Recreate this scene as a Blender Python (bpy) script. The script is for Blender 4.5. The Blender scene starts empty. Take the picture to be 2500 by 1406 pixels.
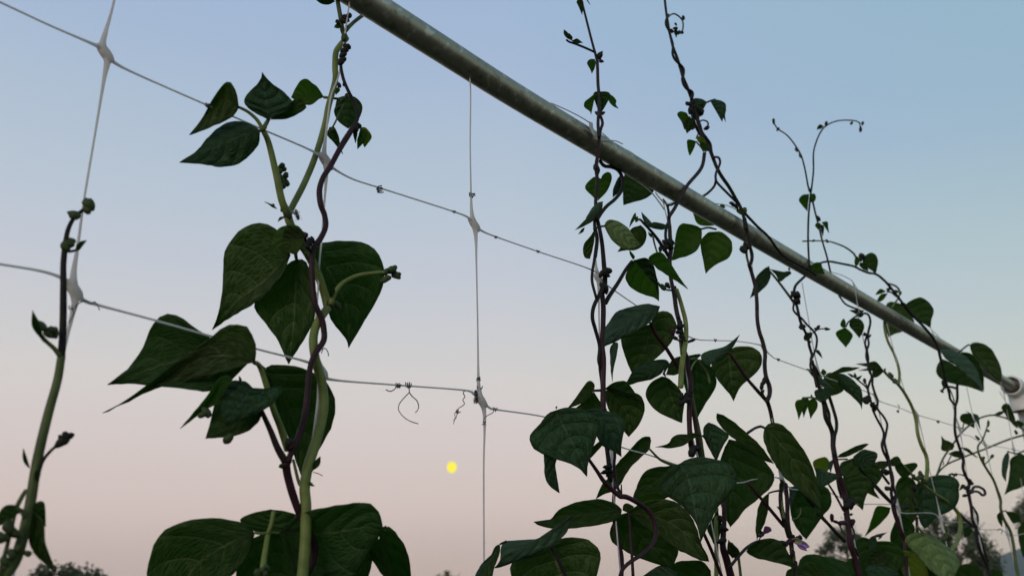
import bpy, bmesh, math, random
from mathutils import Vector, Matrix, noise

# ------------------------------------------------------------------ camera
SC = bpy.context.scene
COL = SC.collection
IW, IH, F = 2500.0, 1406.0, 2050.0          # photograph size and focal length in its pixels
CAM = Vector((0, 0, 1.6))
_up = Vector((-160, 5350, -2050)).normalized()          # world up seen in camera axes
_fw = Vector((0, 0, -1))
_hd = (_fw - _up * _fw.dot(_up)).normalized()            # heading = world +Y
_rt = _hd.cross(_up).normalized()                        # world +X
def c2w(d): return Vector((d.dot(_rt), d.dot(_hd), d.dot(_up)))
cd = bpy.data.cameras.new('camera'); cam = bpy.data.objects.new('camera', cd); COL.objects.link(cam)
X, Y, Z = c2w(Vector((1, 0, 0))), c2w(Vector((0, 1, 0))), c2w(Vector((0, 0, 1)))
cam.matrix_world = Matrix(((X.x, Y.x, Z.x, CAM.x), (X.y, Y.y, Z.y, CAM.y), (X.z, Y.z, Z.z, CAM.z), (0, 0, 0, 1)))
cd.sensor_width = 36; cd.lens = 36 * F / IW; cd.clip_start = 0.02; cd.clip_end = 20000
cd.dof.use_dof = True; cd.dof.focus_distance = 0.70; cd.dof.aperture_fstop = 11.0
SC.camera = cam

# ------------------------------------------------------------------ light
W = bpy.data.worlds.new('World'); SC.world = W; W.use_nodes = True
nt = W.node_tree; nt.nodes.clear()
def N(t, kind, **kw):
    n = t.nodes.new(kind)
    for k, v in kw.items():
        if k in n.bl_rna.properties: setattr(n, k, v)
    return n
out = N(nt, 'ShaderNodeOutputWorld'); bg = N(nt, 'ShaderNodeBackground')
sky = N(nt, 'ShaderNodeTexSky', sky_type='NISHITA'); sky.sun_disc = False
SUN_EL, SUN_ROT = math.radians(7), math.radians(205)
sky.sun_elevation = SUN_EL; sky.sun_rotation = SUN_ROT; sky.altitude = 300; sky.air_density = 1.2; sky.dust_density = 1.0
tc = N(nt, 'ShaderNodeTexCoord'); sx = N(nt, 'ShaderNodeSeparateXYZ')
nt.links.new(tc.outputs['Generated'], sx.inputs[0])
# the sky is bluer lower down towards the right (azimuth), as in the photograph
def wm(op, a, b, c=None):
    n = N(nt, 'ShaderNodeMath', operation=op)
    for i, v in enumerate((a, b, c)):
        if v is None: continue
        if isinstance(v, (int, float)): n.inputs[i].default_value = v
        else: nt.links.new(v, n.inputs[i])
    return n.outputs[0]
azf = wm('MULTIPLY_ADD', wm('MAXIMUM', sx.outputs['X'], 0.0), .68, 1.0)
ramp = N(nt, 'ShaderNodeValToRGB'); nt.links.new(wm('MULTIPLY', sx.outputs['Z'], azf), ramp.inputs[0])
def s2l(c): return tuple(((v / 255 + .055) / 1.055) ** 2.4 if v > 10 else v / 255 / 12.92 for v in c) + (1,)
# twilight colours by the sine of the elevation: rosy belt at the horizon, blue above
STOPS = [(0.0, (178, 162, 158)), (.049, (188, 173, 169)), (.107, (203, 188, 184)), (.15, (208, 196, 192)), (.195, (210, 201, 199)), (.25, (208, 204, 203)),
         (.291, (204, 204, 206)), (.382, (192, 199, 211)), (.455, (181, 195, 210)), (.531, (172, 190, 210)), (.588, (165, 185, 211)), (.65, (159, 183, 210)), (.76, (155, 182, 208)), (1.0, (140, 165, 195))]
CAL = [(1.264, 1.171, 1.069), (1.264, 1.171, 1.069), (1.215, 1.158, 1.118), (1.155, 1.111, 1.086), (1.128, 1.095, 1.083), (1.129, 1.106, 1.082), (1.094, 1.081, 1.069), (1.074, 1.071, 1.067), (1.077, 1.072, 1.067), (1.067, 1.061, 1.067), (1.055, 1.050, 1.067), (1.055, 1.050, 1.067), (1.055, 1.050, 1.067), (1.055, 1.050, 1.067)]   # the air in front of the sky takes a little of it away
ce = ramp.color_ramp
while len(ce.elements) > 1: ce.elements.remove(ce.elements[-1])
ce.elements[0].position = 0; ce.elements[0].color = tuple(a * b for a, b in zip(s2l(STOPS[0][1]), CAL[0] + (1,)))
for (p, c), k in list(zip(STOPS, CAL))[1:]:
    e = ce.elements.new(p); e.color = tuple(a * b for a, b in zip(s2l(c), k + (1,)))
sm = N(nt, 'ShaderNodeVectorMath', operation='SCALE'); sm.inputs['Scale'].default_value = 0.1
nt.links.new(sky.outputs[0], sm.inputs[0])
mx = N(nt, 'ShaderNodeMix', data_type='RGBA'); mx.inputs[0].default_value = 0.95
tint = N(nt, 'ShaderNodeMix', data_type='RGBA', blend_type='MULTIPLY'); tint.inputs[7].default_value = (.85, 1.0, .83, 1)
nt.links.new(wm('MAXIMUM', sx.outputs['X'], 0.0), tint.inputs[0]); nt.links.new(ramp.outputs[0], tint.inputs[6])
nt.links.new(sm.outputs[0], mx.inputs[6]); nt.links.new(tint.outputs[2], mx.inputs[7])
nt.links.new(mx.outputs[2], bg.inputs[0]); bg.inputs[1].default_value = 1.0
nt.links.new(bg.outputs[0], out.inputs[0])
sl = bpy.data.lights.new('sun', 'SUN'); sl.energy = 1.2; sl.angle = math.radians(24); sl.color = (1, .9, .8)
so = bpy.data.objects.new('sun', sl); COL.objects.link(so)
sd = Vector((math.sin(SUN_ROT) * math.cos(SUN_EL), math.cos(SUN_ROT) * math.cos(SUN_EL), math.sin(SUN_EL)))
so.rotation_euler = (-sd).to_track_quat('-Z', 'Y').to_euler(); so.location = (0, -5, 4)
SC.view_settings.view_transform = 'Standard'; SC.view_settings.look = 'None'
SC.view_settings.exposure = 0; SC.view_settings.gamma = 1
SC.render.engine = 'CYCLES'; SC.cycles.max_bounces = 8; SC.cycles.transparent_max_bounces = 8
SC.cycles.use_denoising = True

# ------------------------------------------------------------------ where things stand
def ray(px, py):
    """world direction through a photo pixel, scaled to 1 m along the optical axis"""
    return c2w(Vector(((px - IW / 2) / F, -(py - IH / 2) / F, -1)))
TU = ray(3318, 1427); TU.z = 0; TU.normalize()            # direction of the trellis, level
TN = Vector((TU.y, -TU.x, 0))                             # its normal ...
D0 = 0.5
T0 = ray(795, 392) * D0 + CAM
if TN.dot(CAM - T0) < 0: TN = -TN                         # ... towards the camera
# scale so that the net's meshes are 15 cm wide
def depth(px, py, off=0.0):
    r = ray(px, py)
    return (T0 + TN * off - CAM).dot(TN) / r.dot(TN)
def _s(px, py): return (ray(px, py) * depth(px, py)).dot(TU)
_cell = (_s(1465, 682) - _s(257, 130)) / 3
T0 = CAM + (T0 - CAM) * (0.15 / _cell)
def P(px, py, off=0.0): return CAM + ray(px, py) * depth(px, py, off)
def pts(s): return [tuple(float(v) for v in q.split(',')) for q in s.split()]
def spline(p, sub):
    """Catmull-Rom through points of any dimension"""
    if len(p) < 3: 
        a, b = p[0], p[-1]
        return [tuple(x + (y - x) * i / sub for x, y in zip(a, b)) for i in range(sub + 1)]
    q = [tuple(2 * a - b for a, b in zip(p[0], p[1]))] + list(p) + [tuple(2 * a - b for a, b in zip(p[-1], p[-2]))]
    o = []
    for i in range(1, len(q) - 2):
        for k in range(sub):
            t = k / sub
            o.append(tuple(.5 * (2 * b + (c - a) * t + (2 * a - 5 * b + 4 * c - d) * t * t + (3 * b - a - 3 * c + d) * t ** 3)
                           for a, b, c, d in zip(q[i - 1], q[i], q[i + 1], q[i + 2])))
    o.append(tuple(p[-1]))
    return o

# ------------------------------------------------------------------ materials
MATS = {}
def new_mat(name):
    m = bpy.data.materials.new(name); m.use_nodes = True; m.node_tree.nodes.clear(); MATS[name] = m
    return m, m.node_tree
def L(t, a, b): t.links.new(a, b)
def math_n(t, op, a, b=None, c=None):
    n = N(t, 'ShaderNodeMath', operation=op)
    for i, v in enumerate((a, b, c)):
        if v is None: continue
        if isinstance(v, (int, float)): n.inputs[i].default_value = v
        else: L(t, v, n.inputs[i])
    return n.outputs[0]
def mixc(t, f, a, b):
    n = N(t, 'ShaderNodeMix', data_type='RGBA')
    for s, v in ((0, f), (6, a), (7, b)):
        if isinstance(v, (int, float)): n.inputs[s].default_value = v
        elif isinstance(v, tuple): n.inputs[s].default_value = v if len(v) == 4 else v + (1,)
        else: L(t, v, n.inputs[s])
    return n.outputs[2]
def leaf_mat(name, col, vein, trans, tcol, rough, quilt, nv=5.2, spec=.4):
    m, t = new_mat(name)
    uv = N(t, 'ShaderNodeUVMap'); s = N(t, 'ShaderNodeSeparateXYZ'); L(t, uv.outputs[0], s.inputs[0])
    u, v = s.outputs[0], s.outputs[1]
    av = math_n(t, 'ABSOLUTE', math_n(t, 'MULTIPLY_ADD', v, 2.0, -1.0))
    oi = N(t, 'ShaderNodeObjectInfo')
    nz = N(t, 'ShaderNodeTexNoise'); nz.inputs['Scale'].default_value = 3.0; nz.inputs['Detail'].default_value = 4
    geo = N(t, 'ShaderNodeTexCoord'); L(t, geo.outputs['UV'], nz.inputs['Vector'])
    wob = math_n(t, 'MULTIPLY_ADD', nz.outputs[0], .06, -.03)
    w = math_n(t, 'SUBTRACT', u, math_n(t, 'MULTIPLY', math_n(t, 'POWER', av, 1.2), .30))
    w = math_n(t, 'ADD', w, wob)
    fr = math_n(t, 'FRACT', math_n(t, 'MULTIPLY_ADD', w, nv, .42))
    d = math_n(t, 'ABSOLUTE', math_n(t, 'SUBTRACT', fr, .5))            # 0 on a side vein, .5 between
    sv = N(t, 'ShaderNodeMapRange', interpolation_type='SMOOTHSTEP'); L(t, d, sv.inputs[0])
    sv.inputs[1].default_value = .0; sv.inputs[2].default_value = .075; sv.inputs[3].default_value = 1; sv.inputs[4].default_value = 0
    mr = N(t, 'ShaderNodeMapRange', interpolation_type='SMOOTHSTEP'); L(t, av, mr.inputs[0])
    mr.inputs[1].default_value = .0; mr.inputs[2].default_value = .055; mr.inputs[3].default_value = 1; mr.inputs[4].default_value = 0
    vo = N(t, 'ShaderNodeTexVoronoi', feature='DISTANCE_TO_EDGE'); mp = N(t, 'ShaderNodeMapping')
    cx_ = N(t, 'ShaderNodeCombineXYZ'); L(t, w, cx_.inputs[0]); L(t, v, cx_.inputs[1])      # cells run between neighbouring side veins
    L(t, cx_.outputs[0], mp.inputs[0]); mp.inputs['Scale'].default_value = (nv * 2.2, 26, 1); L(t, mp.outputs[0], vo.inputs['Vector'])
    vo.inputs['Scale'].default_value = 1.0
    fv = N(t, 'ShaderNodeMapRange'); L(t, vo.outputs['Distance'], fv.inputs[0])
    fv.inputs[1].default_value = 0; fv.inputs[2].default_value = .12; fv.inputs[3].default_value = .42; fv.inputs[4].default_value = 0
    vm = math_n(t, 'MAXIMUM', math_n(t, 'MAXIMUM', math_n(t, 'MULTIPLY', sv.outputs[0], math_n(t, 'MULTIPLY_ADD', av, -.55, 1.0)), mr.outputs[0]), fv.outputs[0])
    n2 = N(t, 'ShaderNodeTexNoise'); n2.inputs['Scale'].default_value = 7; n2.inputs['Detail'].default_value = 5
    L(t, geo.outputs['UV'], n2.inputs['Vector'])
    hs = N(t, 'ShaderNodeHueSaturation')
    hs.inputs['Hue'].default_value = .5
    L(t, math_n(t, 'MULTIPLY_ADD', oi.outputs['Random'], .05, .475), hs.inputs['Hue'])
    L(t, math_n(t, 'MULTIPLY_ADD', n2.outputs[0], .7, .62), hs.inputs['Value'])
    hs.inputs['Color'].default_value = col + (1,)
    base = mixc(t, math_n(t, 'MULTIPLY', vm, .85), hs.outputs[0], vein)
    # small brown specks of wear
    sp = N(t, 'ShaderNodeTexNoise'); sp.inputs['Scale'].default_value = 28; L(t, geo.outputs['UV'], sp.inputs['Vector'])
    spm = N(t, 'ShaderNodeMapRange'); L(t, sp.outputs[0], spm.inputs[0])
    spm.inputs[1].default_value = .68; spm.inputs[2].default_value = .74
    base = mixc(t, math_n(t, 'MULTIPLY', spm.outputs[0], .5), base, (.05, .045, .015))
    ht = math_n(t, 'ADD', math_n(t, 'MULTIPLY', math_n(t, 'SQRT', math_n(t, 'MINIMUM', d, .5)), 1.0), math_n(t, 'MULTIPLY', vo.outputs['Distance'], .5))
    ht = math_n(t, 'ADD', ht, math_n(t, 'MULTIPLY', n2.outputs[0], .35))
    bp = N(t, 'ShaderNodeBump'); bp.inputs['Strength'].default_value = quilt; bp.inputs['Distance'].default_value = .0055 if 'top' in name else .003
    L(t, ht, bp.inputs['Height'])
    pb = N(t, 'ShaderNodeBsdfPrincipled'); L(t, base, pb.inputs['Base Color']); pb.inputs['Roughness'].default_value = rough
    pb.inputs['Specular IOR Level'].default_value = spec; L(t, bp.outputs[0], pb.inputs['Normal'])
    tr = N(t, 'ShaderNodeBsdfTranslucent'); L(t, mixc(t, math_n(t, 'MULTIPLY', vm, .5), tcol, tuple(c * .5 for c in tcol)), tr.inputs[0])
    ms = N(t, 'ShaderNodeMixShader'); ms.inputs[0].default_value = trans
    L(t, pb.outputs[0], ms.inputs[1]); L(t, tr.outputs[0], ms.inputs[2])
    o = N(t, 'ShaderNodeOutputMaterial'); L(t, ms.outputs[0], o.inputs[0])
    return m
leaf_mat('leaf_top', (.024, .064, .024), (.075, .13, .06), .24, (.10, .34, .035), .55, .9, spec=.14)
leaf_mat('leaf_top_pale', (.042, .086, .048), (.085, .14, .085), .24, (.12, .34, .06), .5, .8, spec=.18)
leaf_mat('leaf_top_bright', (.14, .22, .075), (.24, .32, .14), .25, (.25, .46, .06), .52, .9, spec=.2)
leaf_mat('leaf_under', (.032, .060, .018), (.16, .205, .095), .32, (.21, .44, .04), .65, 1.0, spec=.12)
leaf_mat('leaf_under_dark', (.022, .050, .014), (.10, .145, .06), .32, (.16, .42, .03), .65, .9, spec=.12)
leaf_mat('leaf_green', (.030, .070, .013), (.065, .11, .03), .38, (.26, .54, .03), .58, .6, spec=.15)
leaf_mat('leaf_yellow', (.10, .13, .02), (.15, .175, .05), .45, (.44, .58, .04), .58, .5, spec=.15)
def simple_mat(name, c1, c2, rough, scale=60.0, metal=0.0, spec=.4, bump=.2, stretch=(1, 1, 1), sss=0, trans=0):
    m, t = new_mat(name)
    g = N(t, 'ShaderNodeTexCoord'); mp = N(t, 'ShaderNodeMapping'); L(t, g.outputs['Object'], mp.inputs[0]); mp.inputs['Scale'].default_value = stretch
    n = N(t, 'ShaderNodeTexNoise'); n.inputs['Scale'].default_value = scale; n.inputs['Detail'].default_value = 6; L(t, mp.outputs[0], n.inputs['Vector'])
    r = N(t, 'ShaderNodeMapRange'); L(t, n.outputs[0], r.inputs[0]); r.inputs[1].default_value = .35; r.inputs[2].default_value = .65
    b = N(t, 'ShaderNodeBsdfPrincipled'); L(t, mixc(t, r.outputs[0], c1, c2), b.inputs['Base Color'])
    b.inputs['Roughness'].default_value = rough; b.inputs['Metallic'].default_value = metal; b.inputs['Specular IOR Level'].default_value = spec
    bp = N(t, 'ShaderNodeBump'); bp.inputs['Strength'].default_value = bump; bp.inputs['Distance'].default_value = .0006
    L(t, n.outputs[0], bp.inputs['Height']); L(t, bp.outputs[0], b.inputs['Normal'])
    o = N(t, 'ShaderNodeOutputMaterial')
    if trans:
        tr = N(t, 'ShaderNodeBsdfTranslucent'); tr.inputs[0].default_value = c2 + (1,)
        ms = N(t, 'ShaderNodeMixShader'); ms.inputs[0].default_value = trans
        L(t, b.outputs[0], ms.inputs[1]); L(t, tr.outputs[0], ms.inputs[2]); L(t, ms.outputs[0], o.inputs[0])
    else: L(t, b.outputs[0], o.inputs[0])
    return m
simple_mat('stem_green', (.095, .13, .03), (.15, .185, .05), .5, 90, spec=.2)
simple_mat('stem_olive', (.046, .066, .018), (.08, .105, .032), .5, 90, spec=.2)
simple_mat('stem_dark', (.010, .010, .009), (.020, .016, .015), .55, 120, spec=.12)
simple_mat('stem_purple', (.020, .007, .010), (.034, .013, .018), .5, 110, spec=.15)
simple_mat('stem_brown', (.016, .011, .011), (.030, .021, .020), .55, 120, spec=.15)
simple_mat('bud_green', (.026, .042, .014), (.05, .07, .025), .55, 150, spec=.15)
simple_mat('bud_dark', (.010, .012, .010), (.022, .022, .017), .6, 150, spec=.12)
simple_mat('bud_purple', (.018, .008, .014), (.045, .015, .028), .55, 150, spec=.15)
simple_mat('petal_lilac', (.40, .24, .56), (.55, .38, .70), .5, 120, trans=.3)
simple_mat('petal_cream', (.34, .32, .18), (.42, .40, .26), .5, 120, trans=.2)
simple_mat('petal_plum', (.10, .045, .12), (.16, .07, .18), .5, 120)
simple_mat('cord_white', (.74, .72, .70), (.80, .78, .76), .45, 40, spec=.3, bump=0, trans=.65)
simple_mat('tie_cord', (.50, .50, .46), (.62, .62, .58), .4, 200, trans=.3)
simple_mat('tendril_dry', (.035, .03, .03), (.07, .06, .055), .7, 200)
simple_mat('insect_black', (.012, .012, .014), (.03, .03, .03), .35, 300)
simple_mat('insect_wing', (.35, .35, .36), (.5, .5, .5), .2, 300, trans=.6)
simple_mat('pvc_white', (.60, .59, .55), (.72, .71, .67), .42, 25, spec=.5)
simple_mat('bark', (.09, .07, .055), (.16, .13, .10), .85, 8)
# galvanised tube: dull zinc with streaks and scuffs
m, t = new_mat('galvanised')
g = N(t, 'ShaderNodeTexCoord'); n1 = N(t, 'ShaderNodeTexNoise'); n1.inputs['Scale'].default_value = 18; n1.inputs['Detail'].default_value = 8
L(t, g.outputs['Object'], n1.inputs['Vector'])
n3 = N(t, 'ShaderNodeTexNoise'); n3.inputs['Scale'].default_value = 260; n3.inputs['Detail'].default_value = 3; L(t, g.outputs['Object'], n3.inputs['Vector'])
b = N(t, 'ShaderNodeBsdfPrincipled'); b.inputs['Metallic'].default_value = .92; b.inputs['Specular IOR Level'].default_value = .25
r1 = N(t, 'ShaderNodeMapRange'); L(t, n1.outputs[0], r1.inputs[0]); r1.inputs[1].default_value = .3; r1.inputs[2].default_value = .7
n4 = N(t, 'ShaderNodeTexNoise'); n4.inputs['Scale'].default_value = 130; n4.inputs['Detail'].default_value = 4; L(t, g.outputs['Object'], n4.inputs['Vector'])
r4 = N(t, 'ShaderNodeMapRange'); L(t, n4.outputs[0], r4.inputs[0]); r4.inputs[1].default_value = .58; r4.inputs[2].default_value = .66
r5 = N(t, 'ShaderNodeMapRange'); L(t, n4.outputs[0], r5.inputs[0]); r5.inputs[1].default_value = .42; r5.inputs[2].default_value = .34
pc = mixc(t, r1.outputs[0], (.30, .285, .22), (.40, .385, .31))
pc = mixc(t, math_n(t, 'MULTIPLY', r4.outputs[0], .55), pc, (.62, .62, .56))          # pale weathered flecks
pc = mixc(t, math_n(t, 'MULTIPLY', r5.outputs[0], .6), pc, (.16, .16, .12))           # dirt specks
L(t, pc, b.inputs['Base Color'])
L(t, math_n(t, 'MULTIPLY_ADD', n1.outputs[0], .3, .32), b.inputs['Roughness'])
bp = N(t, 'ShaderNodeBump'); bp.inputs['Strength'].default_value = .25; bp.inputs['Distance'].default_value = .0004
L(t, math_n(t, 'ADD', n3.outputs[0], n1.outputs[0]), bp.inputs['Height']); L(t, bp.outputs[0], b.inputs['Normal'])
o = N(t, 'ShaderNodeOutputMaterial'); L(t, b.outputs[0], o.inputs[0])

# ------------------------------------------------------------------ builders
RND = random.Random(7)
def thing(name, label, cat, loc=(0, 0, 0), group=None):
    o = bpy.data.objects.new(name, None); COL.objects.link(o); o.location = loc; o.empty_display_size = .05
    o['label'] = label; o['category'] = cat
    if group: o['group'] = group
    return o
def wloc(o):
    l = Vector(o.location)
    return l + wloc(o.parent) if o.parent else l
def mesh_obj(name, verts, faces, mat, parent=None, uvs=None, fmat=None, smooth=True):
    org = wloc(parent) if parent else Vector((0, 0, 0))
    me = bpy.data.meshes.new(name)
    me.from_pydata([tuple(Vector(v) - org) for v in verts], [], faces)
    for mm in (mat if isinstance(mat, (list, tuple)) else [mat]): me.materials.append(MATS[mm])
    if smooth: me.polygons.foreach_set('use_smooth', [True] * len(me.polygons))
    if fmat: me.polygons.foreach_set('material_index', fmat)
    if uvs:
        ul = me.uv_layers.new(name='UVMap')
        for lp in me.loops: ul.data[lp.index].uv = uvs[lp.vertex_index]
    me.update()
    o = bpy.data.objects.new(name, me); COL.objects.link(o)
    if parent: o.parent = parent
    return o
def tube_geo(path, rad, n=9, cap=True, base=0):
    path = [Vector(p) for p in path]
    V, Fc = [], []
    up = None
    for i, p in enumerate(path):
        a = path[max(i - 1, 0)]; c = path[min(i + 1, len(path) - 1)]
        tg = (c - a)
        if tg.length < 1e-9: tg = Vector((0, 0, 1))
        tg.normalize()
        if up is None:
            up = tg.orthogonal().normalized()
        else:
            up = up - tg * up.dot(tg)
            up = up.normalized() if up.length > 1e-6 else tg.orthogonal().normalized()
        sd = tg.cross(up)
        for k in range(n):
            an = 2 * math.pi * k / n
            V.append(p + (up * math.cos(an) + sd * math.sin(an)) * rad[i])
    m = len(path)
    for i in range(m - 1):
        for k in range(n):
            k2 = (k + 1) % n
            Fc.append((base + i * n + k, base + i * n + k2, base + (i + 1) * n + k2, base + (i + 1) * n + k))
    if cap:
        V.append(path[0] - (path[1] - path[0]).normalized() * rad[0] * .6); V.append(path[-1] + (path[-1] - path[-2]).normalized() * rad[-1] * .6)
        for k in range(n):
            k2 = (k + 1) % n
            Fc.append((base + k2, base + k, base + m * n)); Fc.append((base + (m - 1) * n + k, base + (m - 1) * n + k2, base + m * n + 1))
    return V, Fc
def tube(name, path, rad, mat, parent=None, n=9):
    V, Fc = tube_geo(path, rad, n)
    return mesh_obj(name, V, Fc, mat, parent)
def ellip_geo(c, ax, n=10, m=7, lump=0.0, base=0):
    """ax: three world vectors (semi-axes); the first is the long one"""
    V, Fc = [], []
    for i in range(m + 1):
        th = math.pi * i / m
        for k in range(n):
            ph = 2 * math.pi * k / n
            q = Vector((math.cos(th), math.sin(th) * math.cos(ph), math.sin(th) * math.sin(ph)))
            r = 1 + lump * noise.noise(q * 2.3 + c * 90)
            V.append(c + (ax[0] * q.x + ax[1] * q.y + ax[2] * q.z) * r)
    for i in range(m):
        for k in range(n):
            k2 = (k + 1) % n
            Fc.append((base + i * n + k, base + i * n + k2, base + (i + 1) * n + k2, base + (i + 1) * n + k))
    return V, Fc

VINE = None
def vine(label, cx):
    """a climbing plant rooted in the soil under the net, below photo column cx"""
    global VINE
    p = P(cx, 1400); VINE = thing('bean_vine', label, 'climbing plant', (p.x, p.y, 0), 'bean vines climbing the net')
    return VINE
def S(s, w0, w1, mat, o=.005, o1=None, name='stem', ground=False, wob=.05, parent=None, n=9):
    """a stalk through photo points; w = thickness in photo pixels, o = metres in front of the net"""
    p = pts(s); k = len(p)
    o1 = o if o1 is None else o1
    q = [(a, b2, o + (o1 - o) * i / (k - 1)) for i, (a, b2) in enumerate(p)]
    q = spline(q, 6 if k > 2 else 4)
    path, rad = [], []
    for i, (a, b2, oo) in enumerate(q):
        f = i / (len(q) - 1); zz = depth(a, b2, oo)
        path.append(CAM + ray(a, b2) * zz)
        w = w0 + (w1 - w0) * f
        rad.append(w / 2 * zz / F * (1 + wob * noise.noise(path[-1] * 60)))
    if ground:                                   # carries on down to the soil
        a = path[0]; steps = max(3, int(a.z / .12)); ex, er = [], []
        for i in range(1, steps + 1):
            f = i / steps
            e = Vector((a.x, a.y, a.z * (1 - f) - .02 * f)) + TU * (.012 * math.sin(f * 14 + a.x * 9)) + TN * (.008 * math.sin(f * 11 + a.y * 7))
            ex.append(e); er.append(rad[0] * (1 + .25 * f))
        path = ex[::-1] + path; rad = er[::-1] + rad
    return tube(name, path, rad, mat, VINE if parent is None else parent, n)
LEAFK = {'T': 'leaf_top', 'P': 'leaf_top_pale', 'B': 'leaf_top_bright', 'u': 'leaf_under', 'd': 'leaf_under_dark', 'g': 'leaf_green', 'y': 'leaf_yellow'}
def Lf(bs, l, tp, r, kind='u', o=None, mid='', k2=None, k=None, cup=None, name='leaf', parent=None):
    """a leaf blade: base, left edge, tip, right edge in photo points; k tilts it (lower edge nearer when positive)"""
    b0, t0 = pts(bs)[0], pts(tp)[0]
    top = kind in 'TPB'
    if o is None: o = .012 if top else -.006
    rr = random.Random(int(b0[0] * 31 + b0[1] * 17 + t0[0]))
    if k is None: k = (.55 if top else -.45) + rr.uniform(-.15, .15)
    if cup is None: cup = rr.uniform(.05, .12)
    size = math.hypot(t0[0] - b0[0], t0[1] - b0[1])
    edge = [b0] + pts(l) + [t0]
    span = max(math.hypot(x - b0[0], y - b0[1]) for x, y in edge)
    nu = 22 if max(size, span) > 60 else 14
    nv = 7 if max(size, span) > 60 else 5
    def resample(c, n):
        c = spline(c, 10); d = [0]
        for i in range(1, len(c)): d.append(d[-1] + math.hypot(c[i][0] - c[i - 1][0], c[i][1] - c[i - 1][1]))
        o2, j = [], 0
        for i in range(n + 1):
            x = d[-1] * i / n
            while j < len(d) - 2 and d[j + 1] < x: j += 1
            f = (x - d[j]) / max(d[j + 1] - d[j], 1e-9)
            o2.append((c[j][0] + (c[j + 1][0] - c[j][0]) * f, c[j][1] + (c[j + 1][1] - c[j][1]) * f))
        return o2
    LL = resample(edge, nu); RR = resample([b0] + pts(r) + [t0], nu)
    MM = resample([b0] + (pts(mid) if mid else []) + [t0], nu)
    z0 = depth(b0[0], b0[1], o); px = z0 / F
    V, UV, Fc, fm = [], [], [], []
    ph = rr.uniform(0, 6.28)
    for i in range(nu + 1):
        u = i / nu
        for j in range(-nv, nv + 1):
            v = j / nv; e = (LL if v < 0 else RR)[i]; c = MM[i]; a = abs(v)
            x = c[0] + (e[0] - c[0]) * a; y = c[1] + (e[1] - c[1]) * a
            if 0 < i < nu and a == 1:               # slightly uneven margin
                q = noise.noise(Vector((x * .07, y * .07, ph))) * .012 * size
                dx, dy = e[0] - c[0], e[1] - c[1]; dl = math.hypot(dx, dy) + 1e-6
                x += dx / dl * q; y += dy / dl * q
            sz = max(size, 12) * px
            dz = -k * (y - b0[1]) * px * .8 + cup * sz * (a ** 1.6) * (1 if top else -1) * math.sin(math.pi * min(u * 1.1 + .05, 1))
            dz += sz * .035 * math.sin(u * 7 + ph + v * 2.5) * a + sz * .003 * math.cos((u - .30 * a) * 6.28 * 5.2) * math.sin(math.pi * u) * a
            V.append(CAM + ray(x, y) * (z0 + dz)); UV.append((u, v * .5 + .5))
    w = 2 * nv + 1
    for i in range(nu):
        for j in range(2 * nv):
            Fc.append((i * w + j, i * w + j + 1, (i + 1) * w + j + 1, (i + 1) * w + j)); fm.append(0 if j < nv else 1)
    ob = mesh_obj(name, V, Fc, [LEAFK[kind], LEAFK[k2 or kind]], VINE if parent is None else parent, UV, fm)
    md = ob.modifiers.new('thickness', 'SOLIDIFY'); md.thickness = .00035; md.offset = 0
    return ob
def B(x, y, r, mat='bud_green', o=.006, tip=None, name='bud', parent=None, lump=.25):
    """a bud: an uneven egg of photo radius r, stretched towards photo point tip"""
    zz = depth(x, y, o); c = CAM + ray(x, y) * zz; s = r * zz / F
    if tip:
        d = (CAM + ray(*tip) * zz) - c; ln = max(d.length, s); a0 = d.normalized()
    else:
        an = (x * 7 + y * 3) % 6.28; a0 = (X * math.cos(an) + Y * math.sin(an)); ln = s * 1.25
    a1 = a0.cross(Z).normalized(); a2 = a0.cross(a1).normalized()
    V, Fc = [], []
    for i in range(8):
        th = math.pi * i / 7
        for q in range(9):
            p2 = 2 * math.pi * q / 9
            rr = math.sin(th) * (1 - .35 * (1 - math.cos(th)) / 2) 
            dirv = Vector((math.cos(th), rr * math.cos(p2), rr * math.sin(p2)))
            f = 1 + lump * noise.noise(dirv * 2 + c * 130)
            V.append(c + a0 * dirv.x * ln * -1 * f * (-1 if tip else 1) + (a1 * dirv.y + a2 * dirv.z) * s * f)
    for i in range(7):
        for q in range(9):
            q2 = (q + 1) % 9
            Fc.append((i * 9 + q, i * 9 + q2, (i + 1) * 9 + q2, (i + 1) * 9 + q))
    return mesh_obj(name, V, Fc, mat, VINE if parent is None else parent)

# ------------------------------------------------------------------ ground, hill, far trees
m, t = new_mat('soil_grass')
g = N(t, 'ShaderNodeTexCoord'); n1 = N(t, 'ShaderNodeTexNoise'); n1.inputs['Scale'].default_value = .6; n1.inputs['Detail'].default_value = 9
L(t, g.outputs['Object'], n1.inputs['Vector']); b = N(t, 'ShaderNodeBsdfPrincipled'); b.inputs['Roughness'].default_value = .95
rr_ = N(t, 'ShaderNodeMapRange'); L(t, n1.outputs[0], rr_.inputs[0]); rr_.inputs[1].default_value = .4; rr_.inputs[2].default_value = .6
L(t, mixc(t, rr_.outputs[0], (.03, .042, .016), (.06, .05, .034)), b.inputs['Base Color'])
o = N(t, 'ShaderNodeOutputMaterial'); L(t, b.outputs[0], o.inputs[0])
m, t = new_mat('hill_forest')
g = N(t, 'ShaderNodeTexCoord'); n1 = N(t, 'ShaderNodeTexNoise'); n1.inputs['Scale'].default_value = .02; n1.inputs['Detail'].default_value = 8
L(t, g.outputs['Object'], n1.inputs['Vector']); b = N(t, 'ShaderNodeBsdfPrincipled'); b.inputs['Roughness'].default_value = .95
L(t, mixc(t, n1.outputs[0], (.03, .05, .03), (.05, .075, .04)), b.inputs['Base Color'])
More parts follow.
